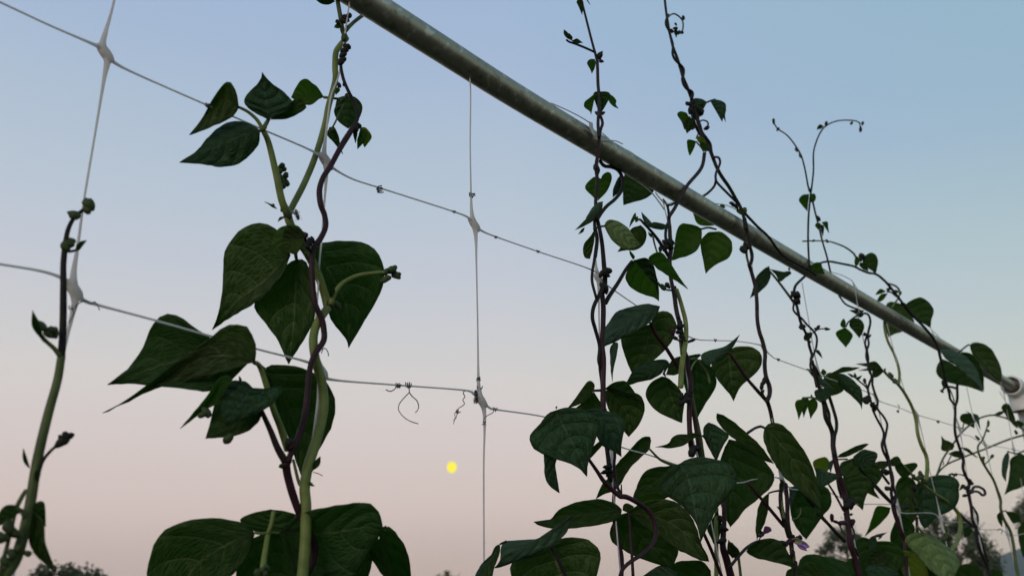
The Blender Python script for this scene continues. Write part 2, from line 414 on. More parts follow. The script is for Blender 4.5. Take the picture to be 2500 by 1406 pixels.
o = N(t, 'ShaderNodeOutputMaterial'); L(t, b.outputs[0], o.inputs[0])
def grid(name, x0, x1, y0, y1, nx, ny, fz, mat):
    V = [(x0 + (x1 - x0) * i / nx, y0 + (y1 - y0) * j / ny, 0) for j in range(ny + 1) for i in range(nx + 1)]
    V = [(x, y, fz(x, y)) for x, y, _ in V]
    Fc = [(j * (nx + 1) + i, j * (nx + 1) + i + 1, (j + 1) * (nx + 1) + i + 1, (j + 1) * (nx + 1) + i) for j in range(ny) for i in range(nx)]
    ob = mesh_obj(name, V, Fc, mat); ob['kind'] = 'structure'; return ob
grid('ground', -2000, 3200, -1500, 3200, 40, 40, lambda x, y: 0.0, 'soil_grass')
def hz(x, y):
    f = math.exp(-((y - 2300) / 380) ** 2) * (1 / (1 + math.exp(-(x - 1150) / 140)))
    return -4 + f * (150 + 45 * noise.noise(Vector((x * .0022, y * .002, 3))) + 14 * noise.noise(Vector((x * .015, y * .012, 8))))
grid('hill', 700, 3100, 1300, 3100, 110, 80, hz, 'hill_forest')

m, t = new_mat('tree_leaf'); oi = N(t, 'ShaderNodeNewGeometry')
b = N(t, 'ShaderNodeBsdfPrincipled'); b.inputs['Roughness'].default_value = .6; b.inputs['Specular IOR Level'].default_value = .2
L(t, mixc(t, oi.outputs['Random Per Island'], (.035, .05, .022), (.08, .095, .045)), b.inputs['Base Color'])
o = N(t, 'ShaderNodeOutputMaterial'); L(t, b.outputs[0], o.inputs[0])
def tree(label, px, py, dist, hw, seed, nleaf=2600, sparse=1.0):
    """crown top at photo point (px, py), hw = half width in photo pixels, dist metres away"""
    rd = random.Random(seed)
    tp = CAM + ray(px, py) * dist; h = tp.z; r = hw * dist / F
    t = thing('far_tree', label, 'tree', (tp.x, tp.y, 0), 'far trees behind the trellis')
    base = Vector((tp.x, tp.y, 0)); ch = min(h * .75, r * 1.9)
    lm = [(base, Vector((tp.x + r * .05, tp.y, h - ch * .35)), .05 * r + .08)]
    path = [base + (lm[0][1] - base) * i / 8 + Vector((rd.uniform(-.03, .03) * r, rd.uniform(-.03, .03) * r, 0)) * (i > 0) for i in range(9)]
    VV, FF = tube_geo(path, [lm[0][2] * (1 - .8 * i / 8) for i in range(9)], 8)
    ends = []
    for i in range(11):
        a = path[3 + i % 5]; an = rd.uniform(0, 6.28); e = a + Vector((math.cos(an) * r * rd.uniform(.4, .9), math.sin(an) * r * rd.uniform(.4, .9), ch * rd.uniform(.15, .5)))
        pp = [a, a + (e - a) * .5 + Vector((0, 0, .06 * r)), e]
        v2, f2 = tube_geo(pp, [lm[0][2] * .4, lm[0][2] * .25, lm[0][2] * .08], 6, base=len(VV)); VV += v2; FF += f2; ends.append(e)
    mesh_obj('trunk', VV, FF, 'bark', t)
    cl = []
    c0 = Vector((tp.x, tp.y, h - ch * .5))
    for i in range(44):
        q = Vector((rd.gauss(0, 1), rd.gauss(0, 1), rd.gauss(0, 1))).normalized() * rd.uniform(.35, 1) ** .5
        wd = 1 - .35 * max(q.z, 0)
        cl.append((c0 + Vector((q.x * r * wd, q.y * r * wd, q.z * ch * .5)), r * rd.uniform(.12, .26)))
    V2, F2 = [], []
    for i in range(nleaf):
        c, cr = cl[i % len(cl)]
        p = c + Vector((rd.gauss(0, .55), rd.gauss(0, .55), rd.gauss(0, .5))) * cr
        s = r * rd.uniform(.03, .07) * sparse
        a = Vector((rd.gauss(0, 1), rd.gauss(0, 1), rd.gauss(0, 1))).normalized(); b2 = a.orthogonal().normalized()
        k = len(V2)
        V2 += [p - a * s, p + b2 * s * .5, p + a * s, p - b2 * s * .5]; F2.append((k, k + 1, k + 2, k + 3))
    mesh_obj('crown', V2, F2, 'tree_leaf', t, smooth=False)
tree('feathery dark tree beyond the trellis, left of the broader one at right', 2055, 1292, 46, 75, 3, 4200, 1.2)
tree('broad dark tree showing between the vines at lower right', 2315, 1252, 52, 92, 5, 8000, 1.1)
tree('dark tree just entering the picture at the right edge', 2535, 1185, 55, 75, 9, 3500, 1.2)
tree('low treetop peeking up at the lower left edge', 165, 1372, 62, 110, 12, 4200, 1.1)
tree('tiny blurred treetop at the bottom between the large leaves and the white cord', 1095, 1392, 70, 48, 17, 1500, 1.2)

# ------------------------------------------------------------------ haze
hm, ht_ = new_mat('haze_air'); vp = N(ht_, 'ShaderNodeVolumePrincipled'); vp.inputs['Color'].default_value = (.80, .87, 1.0, 1); vp.inputs['Density'].default_value = .0001
ho_ = N(ht_, 'ShaderNodeOutputMaterial'); ht_.links.new(vp.outputs[0], ho_.inputs['Volume'])
q = [(x, y, z) for z in (-6, 230) for x, y in ((-2050, -1550), (3250, -1550), (3250, 3250), (-2050, 3250))]
hb = mesh_obj('haze', q, [(3, 2, 1, 0), (4, 5, 6, 7), (0, 1, 5, 4), (1, 2, 6, 5), (2, 3, 7, 6), (3, 0, 4, 7)], 'haze_air', smooth=False); hb['kind'] = 'stuff'

# ------------------------------------------------------------------ moon
mc = CAM + ray(1103, 1140) * 9000; ms_ = 9000 / F
m, t = new_mat('moon_glow'); g = N(t, 'ShaderNodeTexCoord'); n1 = N(t, 'ShaderNodeTexNoise')
n1.inputs['Scale'].default_value = .028; n1.inputs['Detail'].default_value = 3; L(t, g.outputs['Object'], n1.inputs['Vector'])
r1 = N(t, 'ShaderNodeMapRange'); L(t, n1.outputs[0], r1.inputs[0]); r1.inputs[1].default_value = .4; r1.inputs[2].default_value = .62
e = N(t, 'ShaderNodeEmission'); L(t, mixc(t, r1.outputs[0], (1.0, .86, .01), (.90, .80, .10)), e.inputs[0]); e.inputs[1].default_value = 1.2
o = N(t, 'ShaderNodeOutputMaterial'); L(t, e.outputs[0], o.inputs[0])
V, Fc = ellip_geo(mc, (Y * 13.6 * ms_ + X * 1.5 * ms_, X * 11.6 * ms_ - Y * 1.5 * ms_, Z * 11.6 * ms_), 28, 18)
mo = mesh_obj('moon', V, Fc, 'moon_glow'); mo['label'] = 'small yellow gibbous moon low in the rosy sky'; mo['category'] = 'moon'

# ------------------------------------------------------------------ frame: tube, elbow fitting, posts
PR = .0112
cl_ = spline([(700, -121), (880, -6), (1060, 109), (1300, 260), (1750, 526), (2200, 788), (2341, 869), (2478, 947)], 8)
ctr = [CAM + ray(a, b2) * depth(a, b2) for a, b2 in cl_]
# real radius from the photo: 66 px across at x = 1060
PR = 33 * depth(1060, 109) / F
end = ctr[-1]; d_end = TU.copy()
start = ctr[0]; start = start - TU * 1.2
frame = thing('trellis', 'grey metal top tube of the trellis running down to a white plastic elbow', 'trellis', (end.x, end.y, 0))
path = [start + (ctr[0] - start) * i / 6 for i in range(6)] + ctr + [end + TU * .03]
tube('crossbar', path, [PR] * len(path), 'galvanised', frame, 28)
def ring_tube(p0, p1, ro, ri, n=32):
    """open-ended thick-walled socket from p0 (mouth) to p1"""
    tg = (p1 - p0).normalized(); up = Vector((0, 0, 1)) if abs(tg.z) < .9 else TU.copy()
    up = (up - tg * up.dot(tg)).normalized(); sd = tg.cross(up)
    V, Fc = [], []
    prof = [(0, ri), (0, ri + (ro - ri) * .15), (-.0006, (ro + ri) / 2), (0, ro - (ro - ri) * .15), (.0012, ro), (1, ro), (1, ri), (.0, ri)]
    ln = (p1 - p0).length
    for s, r in prof:
        c = p0 + tg * (s * ln if s == 1 else s)
        for k in range(n):
            a = 2 * math.pi * k / n; V.append(c + (up * math.cos(a) + sd * math.sin(a)) * r)
    for i in range(len(prof) - 1):
        for k in range(n):
            k2 = (k + 1) % n; Fc.append((i * n + k, i * n + k2, (i + 1) * n + k2, (i + 1) * n + k))
    return V, Fc
def elbow(mouth, direction):
    """white pipe elbow: socket facing back along the tube, second socket facing down, round bend between"""
    ro, ri = PR * 1.95, PR * 1.62
    c = mouth + direction * (ro * 2.3)
    V, Fc = ring_tube(mouth, mouth + direction * ro * 1.35, ro, ri)
    v2, f2 = ring_tube(c - Vector((0, 0, ro * 2.3)), c - Vector((0, 0, ro * .95)), ro, ri)
    Fc += [tuple(i + len(V) for i in f) for f in f2]; V += v2
    arc = [mouth + direction * ro * 1.35, mouth + direction * ro * 1.9]
    arc = [c + (-direction * math.cos(a) * ro * .95 - Vector((0, 0, 1)) * math.sin(a) * ro * .95) + (direction * 0) for a in ()]
    bend = []
    for i in range(9):
        a = math.pi / 2 * i / 8
        q = c + (-direction) * ro * .95 + Vector((0, 0, -ro * .95))           # bend centre
        bend.append(q + Vector((0, 0, 1)) * math.cos(a) * ro * .95 + direction * math.sin(a) * ro * .95)
    v3, f3 = tube_geo(bend, [ro * .985] * 9, 32, base=len(V)); V += v3; Fc += f3
    mesh_obj('corner_fitting', V, Fc, 'pvc_white', frame)
    pt = c - Vector((0, 0, ro * 1.6))
    steps = [pt + (Vector((pt.x, pt.y, -.05)) - pt) * i / 10 for i in range(11)]
    tube('post', steps, [PR] * 11, 'galvanised', frame, 24)
mouth = CAM + ray(2468, 940) * depth(2468, 940)
elbow(mouth, TU)
elbow(start + TU * .03, -TU)

# ------------------------------------------------------------------ the net
net = thing('trellis_net', 'white plastic garden net of square meshes hanging from the tube', 'net', tuple(P(1180, 1400).to_2d()) + (0,))
KN = {}
R1 = pts("257,130 796,394 1158,548 1462,682 1663,812 1866,852 2000,915 2137,966 2238,1012 2342,1045 2405,1085 2475,1097")
R2 = pts("180,707 781,902 1174,976 1482,1072 1715,1150 1910,1172 2065,1222 2193,1240 2297,1268 2385,1284 2460,1304 2512,1300")
ALLK = [P(*k) for k in R1 + R2]
def cord(name, s, r0=.00060, swell=.0016, fall=.010, o=0.0, ext=None, mat='cord_white'):
    q = spline(pts(s), 10); path = [P(a, b2, o) for a, b2 in q]
    if ext == 'down':
        a = path[-1]; path += [Vector((a.x, a.y, a.z * (1 - i / 14))) + TU * .01 * math.sin(i * 1.3 + a.x * 5) for i in range(1, 14)]
    rad = []
    for p in path:
        d = min((p - k).length for k in ALLK)
        rad.append(r0 + swell * math.exp(-d / fall) * (1 if d < .05 else 0))
    return tube(name, path, rad, mat, net, 8)
rows = [
 "-320,-140 -40,-12 0,6 120,62 215,103 243,116 257,130 276,151 330,180 505,257 640,316 760,368 796,394 815,412 860,437 930,460 1108,517 1145,533 1158,548 1175,563 1210,578 1313,614 1447,660 1462,682 1490,702 1568,755 1645,795 1663,812 1700,828 1745,831 1800,833 1855,842 1866,852 1885,870 1900,878 1975,905 2000,915 2050,933 2105,952 2137,966 2150,980 2195,995 2238,1012 2300,1030 2342,1045 2352,1060 2370,1065 2405,1085 2440,1090 2475,1097 2530,1112",
 "-400,560 -40,637 0,645 100,662 152,680 180,707 205,733 240,745 390,785 620,850 745,882 781,902 802,925 945,938 1000,942 1130,952 1155,960 1174,976 1195,995 1215,1000 1332,1018 1445,1052 1482,1072 1520,1092 1590,1112 1655,1135 1700,1143 1715,1150 1735,1164 1800,1178 1840,1170 1890,1165 1910,1172 1930,1192 1950,1195 2025,1203 2065,1222 2085,1230 2140,1230 2185,1232 2193,1240 2206,1252 2265,1251 2285,1256 2297,1268 2315,1273 2378,1276 2385,1284 2400,1292 2445,1293 2460,1304 2478,1306 2512,1300 2540,1301"]
ho = [cord('horizontal_cord', s, swell=.0011, fall=.007) for s in rows]
cols = [
 "285,-24 272,30 259,75 251,108 257,130 262,150 254,195 230,340 205,490 190,600 180,665 180,707 183,737 176,770 158,850 146,930 122,1030 95,1140 70,1250 45,1340 30,1420",
 "857,-24 850,30 841,90 828,180 808,235 799,300 793,352 791,376 796,394 796,440 790,520 786,580 780,640 777,700 773,760 770,850 781,902 780,935 776,980 765,1060 750,1150 742,1250 735,1410",
 "1147,190 1149,235 1148,350 1150,475 1152,522 1158,548 1162,582 1163,640 1166,780 1168,925 1170,955 1174,976 1182,1003 1183,1050 1181,1150 1182,1410",
 "1461,372 1458,470 1454,600 1455,650 1462,682 1462,740 1465,860 1475,960 1478,1040 1482,1072 1493,1100 1494,1160 1502,1250 1512,1370 1516,1412",
 "1617,486 1625,520 1632,560 1640,700 1655,780 1663,812 1670,850 1676,910 1682,960 1690,1060 1705,1120 1715,1150 1730,1240 1748,1330 1765,1412",
 "1818,560 1830,610 1840,680 1852,790 1866,852 1869,900 1875,960 1886,1030 1902,1130 1910,1172 1921,1230 1930,1300 1944,1410",
 "1958,690 1972,770 1986,850 2000,915 2016,990 2036,1090 2065,1222 2078,1282 2092,1350 2105,1410",
 "2093,765 2108,830 2125,910 2137,966 2148,1015 2160,1070 2178,1150 2193,1240 2205,1300 2222,1410",
 "2165,790 2186,870 2204,940 2222,985 2238,1012 2254,1070 2268,1140 2290,1232 2297,1268 2308,1315 2330,1410",
 "2297,862 2312,930 2330,1005 2342,1045 2352,1100 2366,1190 2385,1284 2400,1350 2416,1410",
 "2352,905 2372,1000 2388,1050 2405,1085 2420,1150 2440,1225 2460,1304 2484,1410",
 "2446,925 2460,1010 2475,1097 2490,1160 2508,1260 2512,1300 2530,1410"]
ve = [cord('vertical_cord', s, swell=.0021, fall=.011, o=0.0, ext='down') for s in cols]
for i in range(2, 9):                                        # rows below the picture
    a = [P(*k) for k in R2]
    path = []
    for j, k in enumerate(a):
        z = max(.08, k.z - .15 * (i - 1))
        path.append(Vector((k.x, k.y, z + .004 * math.sin(j * 2.1 + i))))
    path = [path[0] - TU * .3] + path + [path[-1] + TU * .05]
    path = [Vector(p) for p in spline([tuple(p) for p in path], 5)]
    tube('horizontal_cord', path, [.0008] * len(path), 'cord_white', net, 6)
for idx, k in enumerate(R1 + R2):                            # fused knots, long axis running down to the right
    zz = depth(*k); c = CAM + ray(*k) * zz
    sz = .0031 if idx not in (1, 13) else .0033
    a0 = (X * .62 - Y * .78); a1 = (X * .78 + Y * .62)
    near = 1.0 if zz < .8 else .75
    V, Fc = ellip_geo(c, (a0 * sz * 2.3 * near, a1 * sz * near, Z * sz * .8 * near), 12, 9, .12)
    mesh_obj('knot', V, Fc, 'cord_white', ho[0 if idx < 12 else 1])
# thin twine bound round the tube to hold the net
def twine(label, parts_, r=.00055):
    a = pts(parts_[0][0])[0]; p = P(*a)
    t = thing('binding_twine', label, 'twine', (p.x, p.y, p.z), 'twine binding the net to the tube')
    for s, o in parts_:
        q = spline(pts(s), 8); path = [P(x, y, o) for x, y in q]
        tube('strand', path, [r] * len(path), 'tie_cord', t, 6)
    return t
tw = twine('thin twine springing off the top of the tube near the top edge', [("935,2 985,33 1030,60 1066,80", .004)])
tw = twine('twine and flat white strap tied on the tube beside the second dark vine', [("1345,252 1390,272 1436,298 1452,322", .006), ("1470,325 1500,350 1540,372 1558,386", .006), ("1402,290 1425,310 1450,330", .013), ("1466,344 1500,344 1520,352", .013)])
V, Fc = [], []
strap = [P(x, y, .014) for x, y in ((1437, 296), (1447, 300), (1449, 316), (1458, 336), (1448, 330), (1440, 314))]
n_ = len(strap); V = [q for q in strap] + [q - Z * .0012 for q in strap]
Fc = [tuple(range(n_)), tuple(range(2 * n_ - 1, n_ - 1, -1))] + [(i, (i + 1) % n_, (i + 1) % n_ + n_, i + n_) for i in range(n_)]
mesh_obj('strap', V, Fc, 'tie_cord', tw, smooth=False)
twine('twine running along the underside of the tube beside the hanging heart leaf', [("1524,424 1560,446 1590,470 1608,492 1622,512", -.004), ("1600,470 1614,488 1626,498 1645,494", .008)], .0007)
twine('faint twine loop above the tube where two vine stems cross it', [("1748,497 1775,502 1800,514 1815,526", .004)])
twine('pale twine knotted over the tube beside the green leaf', [("2028,664 2055,672 2082,688 2090,715", .008), ("2082,688 2094,706 2106,718", .006), ("2080,684 2088,710 2092,735 2098,764", .014)])
twine('twine wrapped on the tube near its lower end', [("2272,800 2282,824 2290,846 2297,864", .014), ("2276,806 2290,820 2300,832", .006)])
twine('twine hanging from the white elbow', [("2442,930 2450,960 2456,985", .022), ("2440,955 2452,975 2460,990", .022)])

# ------------------------------------------------------------------ dried tendrils and insects on the net
def tendril(label, segs, coils=(), w=3.0, o=.003, mat='tendril_dry'):
    a = pts(segs[0])[0] if segs else coils[0]; p = P(a[0], a[1])
    t = thing('dried_tendril', label, 'tendril', (p.x, p.y, p.z), 'dried tendrils on the net')
    for s in segs: S(s, w, w * .8, mat, o, name='strand', parent=t, n=6, wob=.2)
    for (x, y, r, turns, dx, dy) in coils:
        zz = depth(x, y); c = CAM + ray(x, y) * zz; s = r * zz / F; q = []
        dv = (X * dx - Y * dy).normalized()
        av = Z.cross(dv).normalized()
        for i in range(turns * 10 + 1):
            f = i / (turns * 10); an = i / 10 * 6.283
            q.append(c + dv * (f - .5) * s * 2.0 + (av * math.cos(an) + Z * math.sin(an)) * s * (.8 + .2 * math.sin(i)))
        tube('coil', q, [w * .5 * zz / F] * len(q), mat, t, 6)
    return t
tendril('short dry hooked tendril wound on the lower cord', ["942,951 952,955 962,951 969,942"], [(972, 941, 6, 3, 1, .15)])
tendril('dry tendril hanging from the lower cord in a big open loop', ["998,944 999,957 991,966 983,975 975,986 973,1000 984,1016 1002,1028 1021,1034", "999,957 1006,967 1017,977 1022,990 1020,1000 1014,1007"], [(997, 940, 7, 3, 1, .1)])
tendril('dry kinked tendril dangling left of the lowest bare knot', ["1134,953 1131,960 1135,968 1130,976 1134,985 1127,992 1120,996 1117,1005 1110,1009 1111,1018 1107,1035", "1117,1006 1113,1020 1107,1026"], [(1117, 1005, 5, 2, 1, 1)], 2.4)
tendril('dry tendril looped between two cords under the lowest bare knot', ["1206,998 1203,1007 1192,1013 1182,1021 1180,1029"], [(1208, 999, 5, 2, 1, .2), (1182, 1033, 5, 2, 0, 1)], 2.4)
tendril('small black tendril knot on the upper cord between two vines', [], [(927, 463, 8, 4, .2, 1)])
tendril('dark tendril ring on the vertical cord below the tube', ["1153,474 1158,473 1160,479"], [(1151, 477, 6, 2, 1, .2)])
tendril('black tendril ring on the vertical cord just above the insect', [], [(1168, 926, 5, 3, 0, 1), (1171, 948, 6, 2, 1, .2)])
tendril('grey tendril wriggling along the cord at the left knot', ["184,750 192,741 203,736 213,735 222,742 231,737 238,745 243,757", "175,750 180,765 168,788"], [(176, 752, 6, 2, 1, 0)], 3)
tendril('tiny hooked tendril left of the first big vine stems', ["785,862 789,851 796,852 801,861 802,869"], [], 3)
tendril('dark speck of tendril wound on the cord before the curled leaf', [], [(507, 258, 5, 3, 1, .4)], 3)
tendril('tiny dark coil hanging on the far cord between two vines', ["2191,988 2196,991 2194,998", "2193,1001 2191,1004"], [(2192, 1004, 3, 2, 1, 0)], 2)
tendril('curled tendril at the thin cord by the green stem at right', ["2435,1294 2442,1290 2447,1296 2444,1302"], [], 2)
for lab, (x, y) in (('dark tendril bead on the upper cord left of the bare knot', (1108, 517)), ('dark tendril bead on the upper cord right of the bare knot', (1210, 579)),
                    ('dark tendril bead midway on the sloping upper cord', (1313, 614)), ('dark tendril bead on the cord in front of the broad green leaf', (1578, 757)),
                    ('dark tendril bead on the cord between the maroon bud and the folded leaf', (1746, 831)), ('dark tendril bead on the cord right of the brown stem', (1900, 878)),
                    ('dark tendril bead on the far cord right of the pale green stem', (2290, 1029))):
    tendril(lab, [], [(x, y, 3.2, 2, 1, .3)], 2.4)

def fly(label, x, y, hx, hy, wing, r):
    """body from tail (x, y) to head (hx, hy) in photo points"""
    zz = depth(x, y, .01); A = CAM + ray(x, y) * zz; Bq = CAM + ray(hx, hy) * zz; d = Bq - A; ln = d.length; d.normalize()
    sd = d.cross(Z).normalized(); s = r * zz / F
    t = thing('fly', label, 'insect', tuple(A + d * ln * .5))
    V, Fc = ellip_geo(A + d * ln * .30, (d * ln * .34, sd * s, Z * s), 10, 8, .1)
    v2, f2 = ellip_geo(A + d * ln * .66, (d * ln * .22, sd * s * 1.05, Z * s), 10, 8, .1, len(V)); V += v2; Fc += f2
    v2, f2 = ellip_geo(A + d * ln * .90, (d * ln * .12, sd * s * .8, Z * s * .8), 10, 7, .05, len(V)); V += v2; Fc += f2
    mesh_obj('body', V, Fc, 'insect_black', t)
    for sg in (-1, 1):
        w0 = A + d * ln * .68 + sd * s * .5 * sg + Z * s * .6
        tipw = A - d * ln * .05 + sd * s * (wing if sg > 0 else -.4) + Z * s * 1.0
        md_ = w0 + (tipw - w0) * .6; wd = sd * s * .8
        q = [w0, md_ - wd, tipw, md_ + wd]
        vs = q + [p + Z * .00005 for p in q]
        mesh_obj('wing', vs, [(0, 1, 2, 3), (7, 6, 5, 4), (0, 4, 5, 1), (1, 5, 6, 2), (2, 6, 7, 3), (3, 7, 4, 0)], 'insect_wing', t, smooth=False)
    for sg in (-1, 1):
        for f in (.5, .65, .8):
            a = A + d * ln * f + sd * s * .7 * sg; b2 = a + sd * s * .9 * sg - Z * s * .3 + d * (f - .65) * ln * .8
            tube('leg', [a, b2, b2 + d * (f - .65) * ln - Z * s * .7], [s * .09] * 3, 'insect_black', t, 5)
fly('black fly with pale wings perched beside the forked green stem', 722, 512, 729, 537, 1.9, 4.6)
fly('black winged insect clinging to the lowest bare knot', 1164, 984, 1161, 952, -1.4, 5.0)

# ================================================================== the vines (points read off the photograph)
# ---- 1: thick pale stem at the left edge
vine('thick pale green vine with bud tips at the far left edge', 30)
S("5,1412 40,1360 70,1250 90,1130 115,1020 140,930 150,870", 29, 19, 'stem_olive', .006, .008, ground=True)
S("150,872 154,800 155,700 155,645 160,590", 18, 13, 'stem_dark', .008)
S("160,592 166,562 178,536 196,518 212,508", 12, 8, 'stem_dark', .008)
S("158,612 170,614 186,611", 8, 6, 'stem_dark', .008, name='petiole')
for b in ((180, 525, 13), (218, 500, 15), (212, 513, 10), (168, 596, 13), (160, 604, 11), (175, 588, 9)): B(*b, 'bud_green', .009)
Lf("186,612", "186,600 196,590", "211,587", "194,610 203,598", 'd', .010)
S("146,868 132,850 112,832 96,812", 12, 8, 'stem_olive', .009, name='petiole')
Lf("108,836", "92,818 78,796", "79,758", "104,820 94,785", 'd', .012)
for b in ((102, 798, 13), (92, 790, 10), (126, 806, 13), (134, 814, 11), (118, 815, 11)): B(*b, 'bud_green', .012)
S("92,1164 104,1126 122,1102 142,1084", 9, 7, 'stem_dark', .010, name='petiole')
for b in ((146, 1082, 12), (158, 1078, 10), (168, 1064, 10), (150, 1070, 9), (162, 1066, 11)): B(*b, 'bud_dark', .010)
Lf("72,1142", "58,1128 55,1112", "57,1095", "66,1120", 'd', .006)
S("24,1300 36,1250 52,1215 64,1196", 13, 10, 'stem_olive', -.006, name='side_shoot')
Lf("80,1245", "70,1300 82,1348", "137,1398", "106,1276 112,1335", 'u', .016)
Lf("82,1240", "90,1225 108,1228", "112,1284", "84,1262 98,1275", 'd', .008)
Lf("60,1245", "30,1232 5,1240", "-22,1290", "40,1255 15,1275", 'd', .014)
S("58,1262 50,1246 40,1240", 8, 6, 'stem_olive', .014, name='petiole')
for b in ((22, 1288, 16), (34, 1300, 14), (2, 1312, 17), (30, 1352, 12), (44, 1340, 10), (12, 1370, 12), (66, 1350, 9)): B(*b, 'bud_green', .012)
S("-10,1420 4,1380 18,1330 24,1300", 12, 9, 'stem_olive', .008, name='side_shoot')
Lf("92,1175", "84,1165 86,1150", "98,1142", "98,1160", 'u', .01)

# ---- 2a: green vine, second from left
vine('pale green vine with the largest leaves, climbing second cord from left', 738)
S("738,1412 745,1330 747,1240 744,1190 752,1140 768,1090 782,1040 790,990 786,935 772,885 765,840 768,808 780,780 800,752", 28, 20, 'stem_green', .006, ground=True)
S("800,752 790,710 772,660 752,622 728,585 708,545 700,515", 20, 21, 'stem_green', -.002)
S("806,745 796,716 778,676 760,640 744,618", 10, 9, 'stem_green', .004, name='petiole')
S("702,520 688,490 674,425 656,350 642,318", 20, 13, 'stem_green', .003, .010, name='petiole')
S("706,522 716,500 742,450 768,388 792,310 802,260 818,200 818,165 820,130 830,112 846,94", 16, 14, 'stem_green', -.004, -.006)
S("846,96 836,74 832,48 826,14 822,-12", 13, 10, 'stem_olive', -.006)
S("842,78 858,60 880,42 905,26", 10, 9, 'stem_green', -.008, -.022, name='side_shoot')
for b in ((806, 748, 13), (824, 746, 11), (702, 522, 12), (840, 92, 9)): B(*b, 'bud_green', .004, lump=.1)
for b in ((845, 46, 9), (838, 52, 8), (850, 40, 8), (825, 55, 6)): B(*b, 'bud_dark', -.002)
Lf("836,66", "826,58 818,62", "816,68", "826,70", 'g', -.002)
Lf("842,72", "850,60", "846,78", "852,74", 'g', -.002)
Lf("818,4", "802,12 784,10", "764,-6", "800,-14 780,-18", 'u', -.01)
S("642,318 628,294 606,274 583,262", 10, 7, 'stem_green', .010, name='petiole')
S("641,318 650,302 656,291", 12, 9, 'stem_olive', .011, name='petiole')
S("648,311 638,318 630,321", 10, 7, 'stem_olive', .010, name='petiole')
Lf("583,262", "578,228 564,203 554,200 540,213 515,250 493,292", "462,330", "572,282 540,300 512,312 486,323", 'u', .012, mid="560,248 536,243 512,262 490,295", k=-.3)
Lf("655,292", "622,276 600,258 596,246 608,225 628,206 638,190", "640,177", "700,272 716,255 712,246 690,222 668,208 650,190", 'T', .014, k=.2)
Lf("660,292", "700,290 734,275", "748,262", "700,262 725,238 742,250", 'u', .007)
Lf("634,320", "612,303 578,296 548,302 512,332 478,370", "438,397", "632,348 612,378 580,402 545,408 490,402", 'T', .013, mid="590,330 520,362", k=.35)
Lf("790,237", "776,214 763,204 748,193 734,197 722,215", "711,238", "777,244 760,256 738,254", 'g', -.016)
S("790,238 808,240 828,242", 7, 6, 'stem_olive', -.012, -.005, name='petiole')
Lf("823,240", "818,262 815,272 822,292 836,305", "850,314", "842,235 868,238 884,258 880,284 864,303", 'd', -.022, k=.3)
Lf("804,312", "798,330 812,345 826,362", "837,377", "816,310 826,332 830,352", 'd', -.016)
for b in ((838, 244, 7), (846, 236, 6), (812, 318, 6), (828, 262, 6)): B(*b, 'bud_green', -.012)
S("806,322 818,300 832,270 842,248", 5, 4, 'stem_olive', -.014, name='petiole')
S("689,516 688,486 686,458", 9, 7, 'stem_olive', .000, name='petiole')
for b in ((687, 408, 9), (681, 422, 9), (696, 431, 9), (684, 436, 8), (700, 446, 8), (692, 452, 8), (690, 440, 8), (692, 415, 7)): B(*b, 'bud_green', .000)
Lf("676,510", "664,506 655,498", "646,493", "664,496 672,502", 'd', .002)
Lf("700,528", "684,530 680,536", "678,541", "690,534", 'g', .006)
S("808,742 816,718 836,692 870,674 910,667 938,665", 13, 9, 'stem_green', .012, .022, name='flower_stalk')
for b in ((953, 660, 12), (967, 672, 11), (944, 680, 10), (936, 686, 7), (942, 664, 8), (962, 656, 8)): B(*b, 'bud_green', .022)
Lf("968,672", "974,664", "980,668", "976,678", 'g', .022); B(972, 676, 6, 'bud_green', .022)
Lf("808,728", "804,712", "814,694", "818,712", 'd', .014)
# the large three-leaved blade in the middle
Lf("709,623", "688,575 662,551 639,546 612,548 584,564 560,592 547,618 545,655 543,707 533,765", "518,805", "693,663 660,707 626,738 584,762 550,783", 'u', -.012, mid="688,642 640,692 582,732", k=-.12)
Lf("724,634", "707,640 673,683 640,715 619,745 646,789 673,822 690,856", "705,889", "744,636 762,680 772,720 769,769 758,803 728,850", 'u', -.016, mid="722,707 717,800", k=-.12)
Lf("768,604", "786,594 827,588 878,591 912,605 932,635 937,668 932,707 905,758 874,810", "851,849", "766,640 780,690 803,769 828,806 846,830", 'd', -.020, mid="812,680 842,740 850,795", k=-.1)
S("724,634 722,620 726,600", 8, 10, 'stem_green', -.010, -.002, name='petiole')
S("770,606 756,606 744,612", 7, 8, 'stem_green', -.014, -.004, name='petiole')
Lf("742,568", "728,552 716,550 694,551 676,562 664,590 664,606", "690,606", "742,585 736,604 722,620 706,617", 'g', .014, k=.2)
Lf("742,566", "722,556 698,552", "686,600", "744,584 734,605 716,620", 'u', .016, mid="718,585")
# leaf trio lower left
S("703,1098 684,1040 668,1000 650,940 634,894 620,884", 19, 11, 'stem_green', .003, .010, name='petiole')
Lf("606,886", "560,846 514,825 473,798 438,773 406,768 388,776 371,793 346,852 312,900", "262,939", "582,912 551,932 512,955 454,949 395,944 322,937", 'd', .002, mid="520,862 400,890", k=.1)
Lf("622,884", "628,848 615,813 592,792 566,793 541,802 512,826 454,866 395,910 346,949 298,983", "250,1008", "590,893 545,908 502,920 410,940 361,955 318,977", 'u', .012, mid="590,872 541,868 488,877 420,915 340,962", k=-.3)
Lf("644,900", "656,893 690,890 720,894 751,903 792,926 815,964 820,993 805,1052 771,1108", "735,1160", "659,944 668,983 688,1032 710,1081 724,1130", 'd', -.04, mid="694,974 726,1061", k=-.2)
S("634,892 640,896 648,902", 9, 7, 'stem_green', .004, -.006, name='petiole')
Lf("617,947", "602,932 585,929 566,930 549,944 541,965 539,998", "549,1036", "650,948 690,944 672,978 640,1003 590,1022", 'T', .020, k=.5)
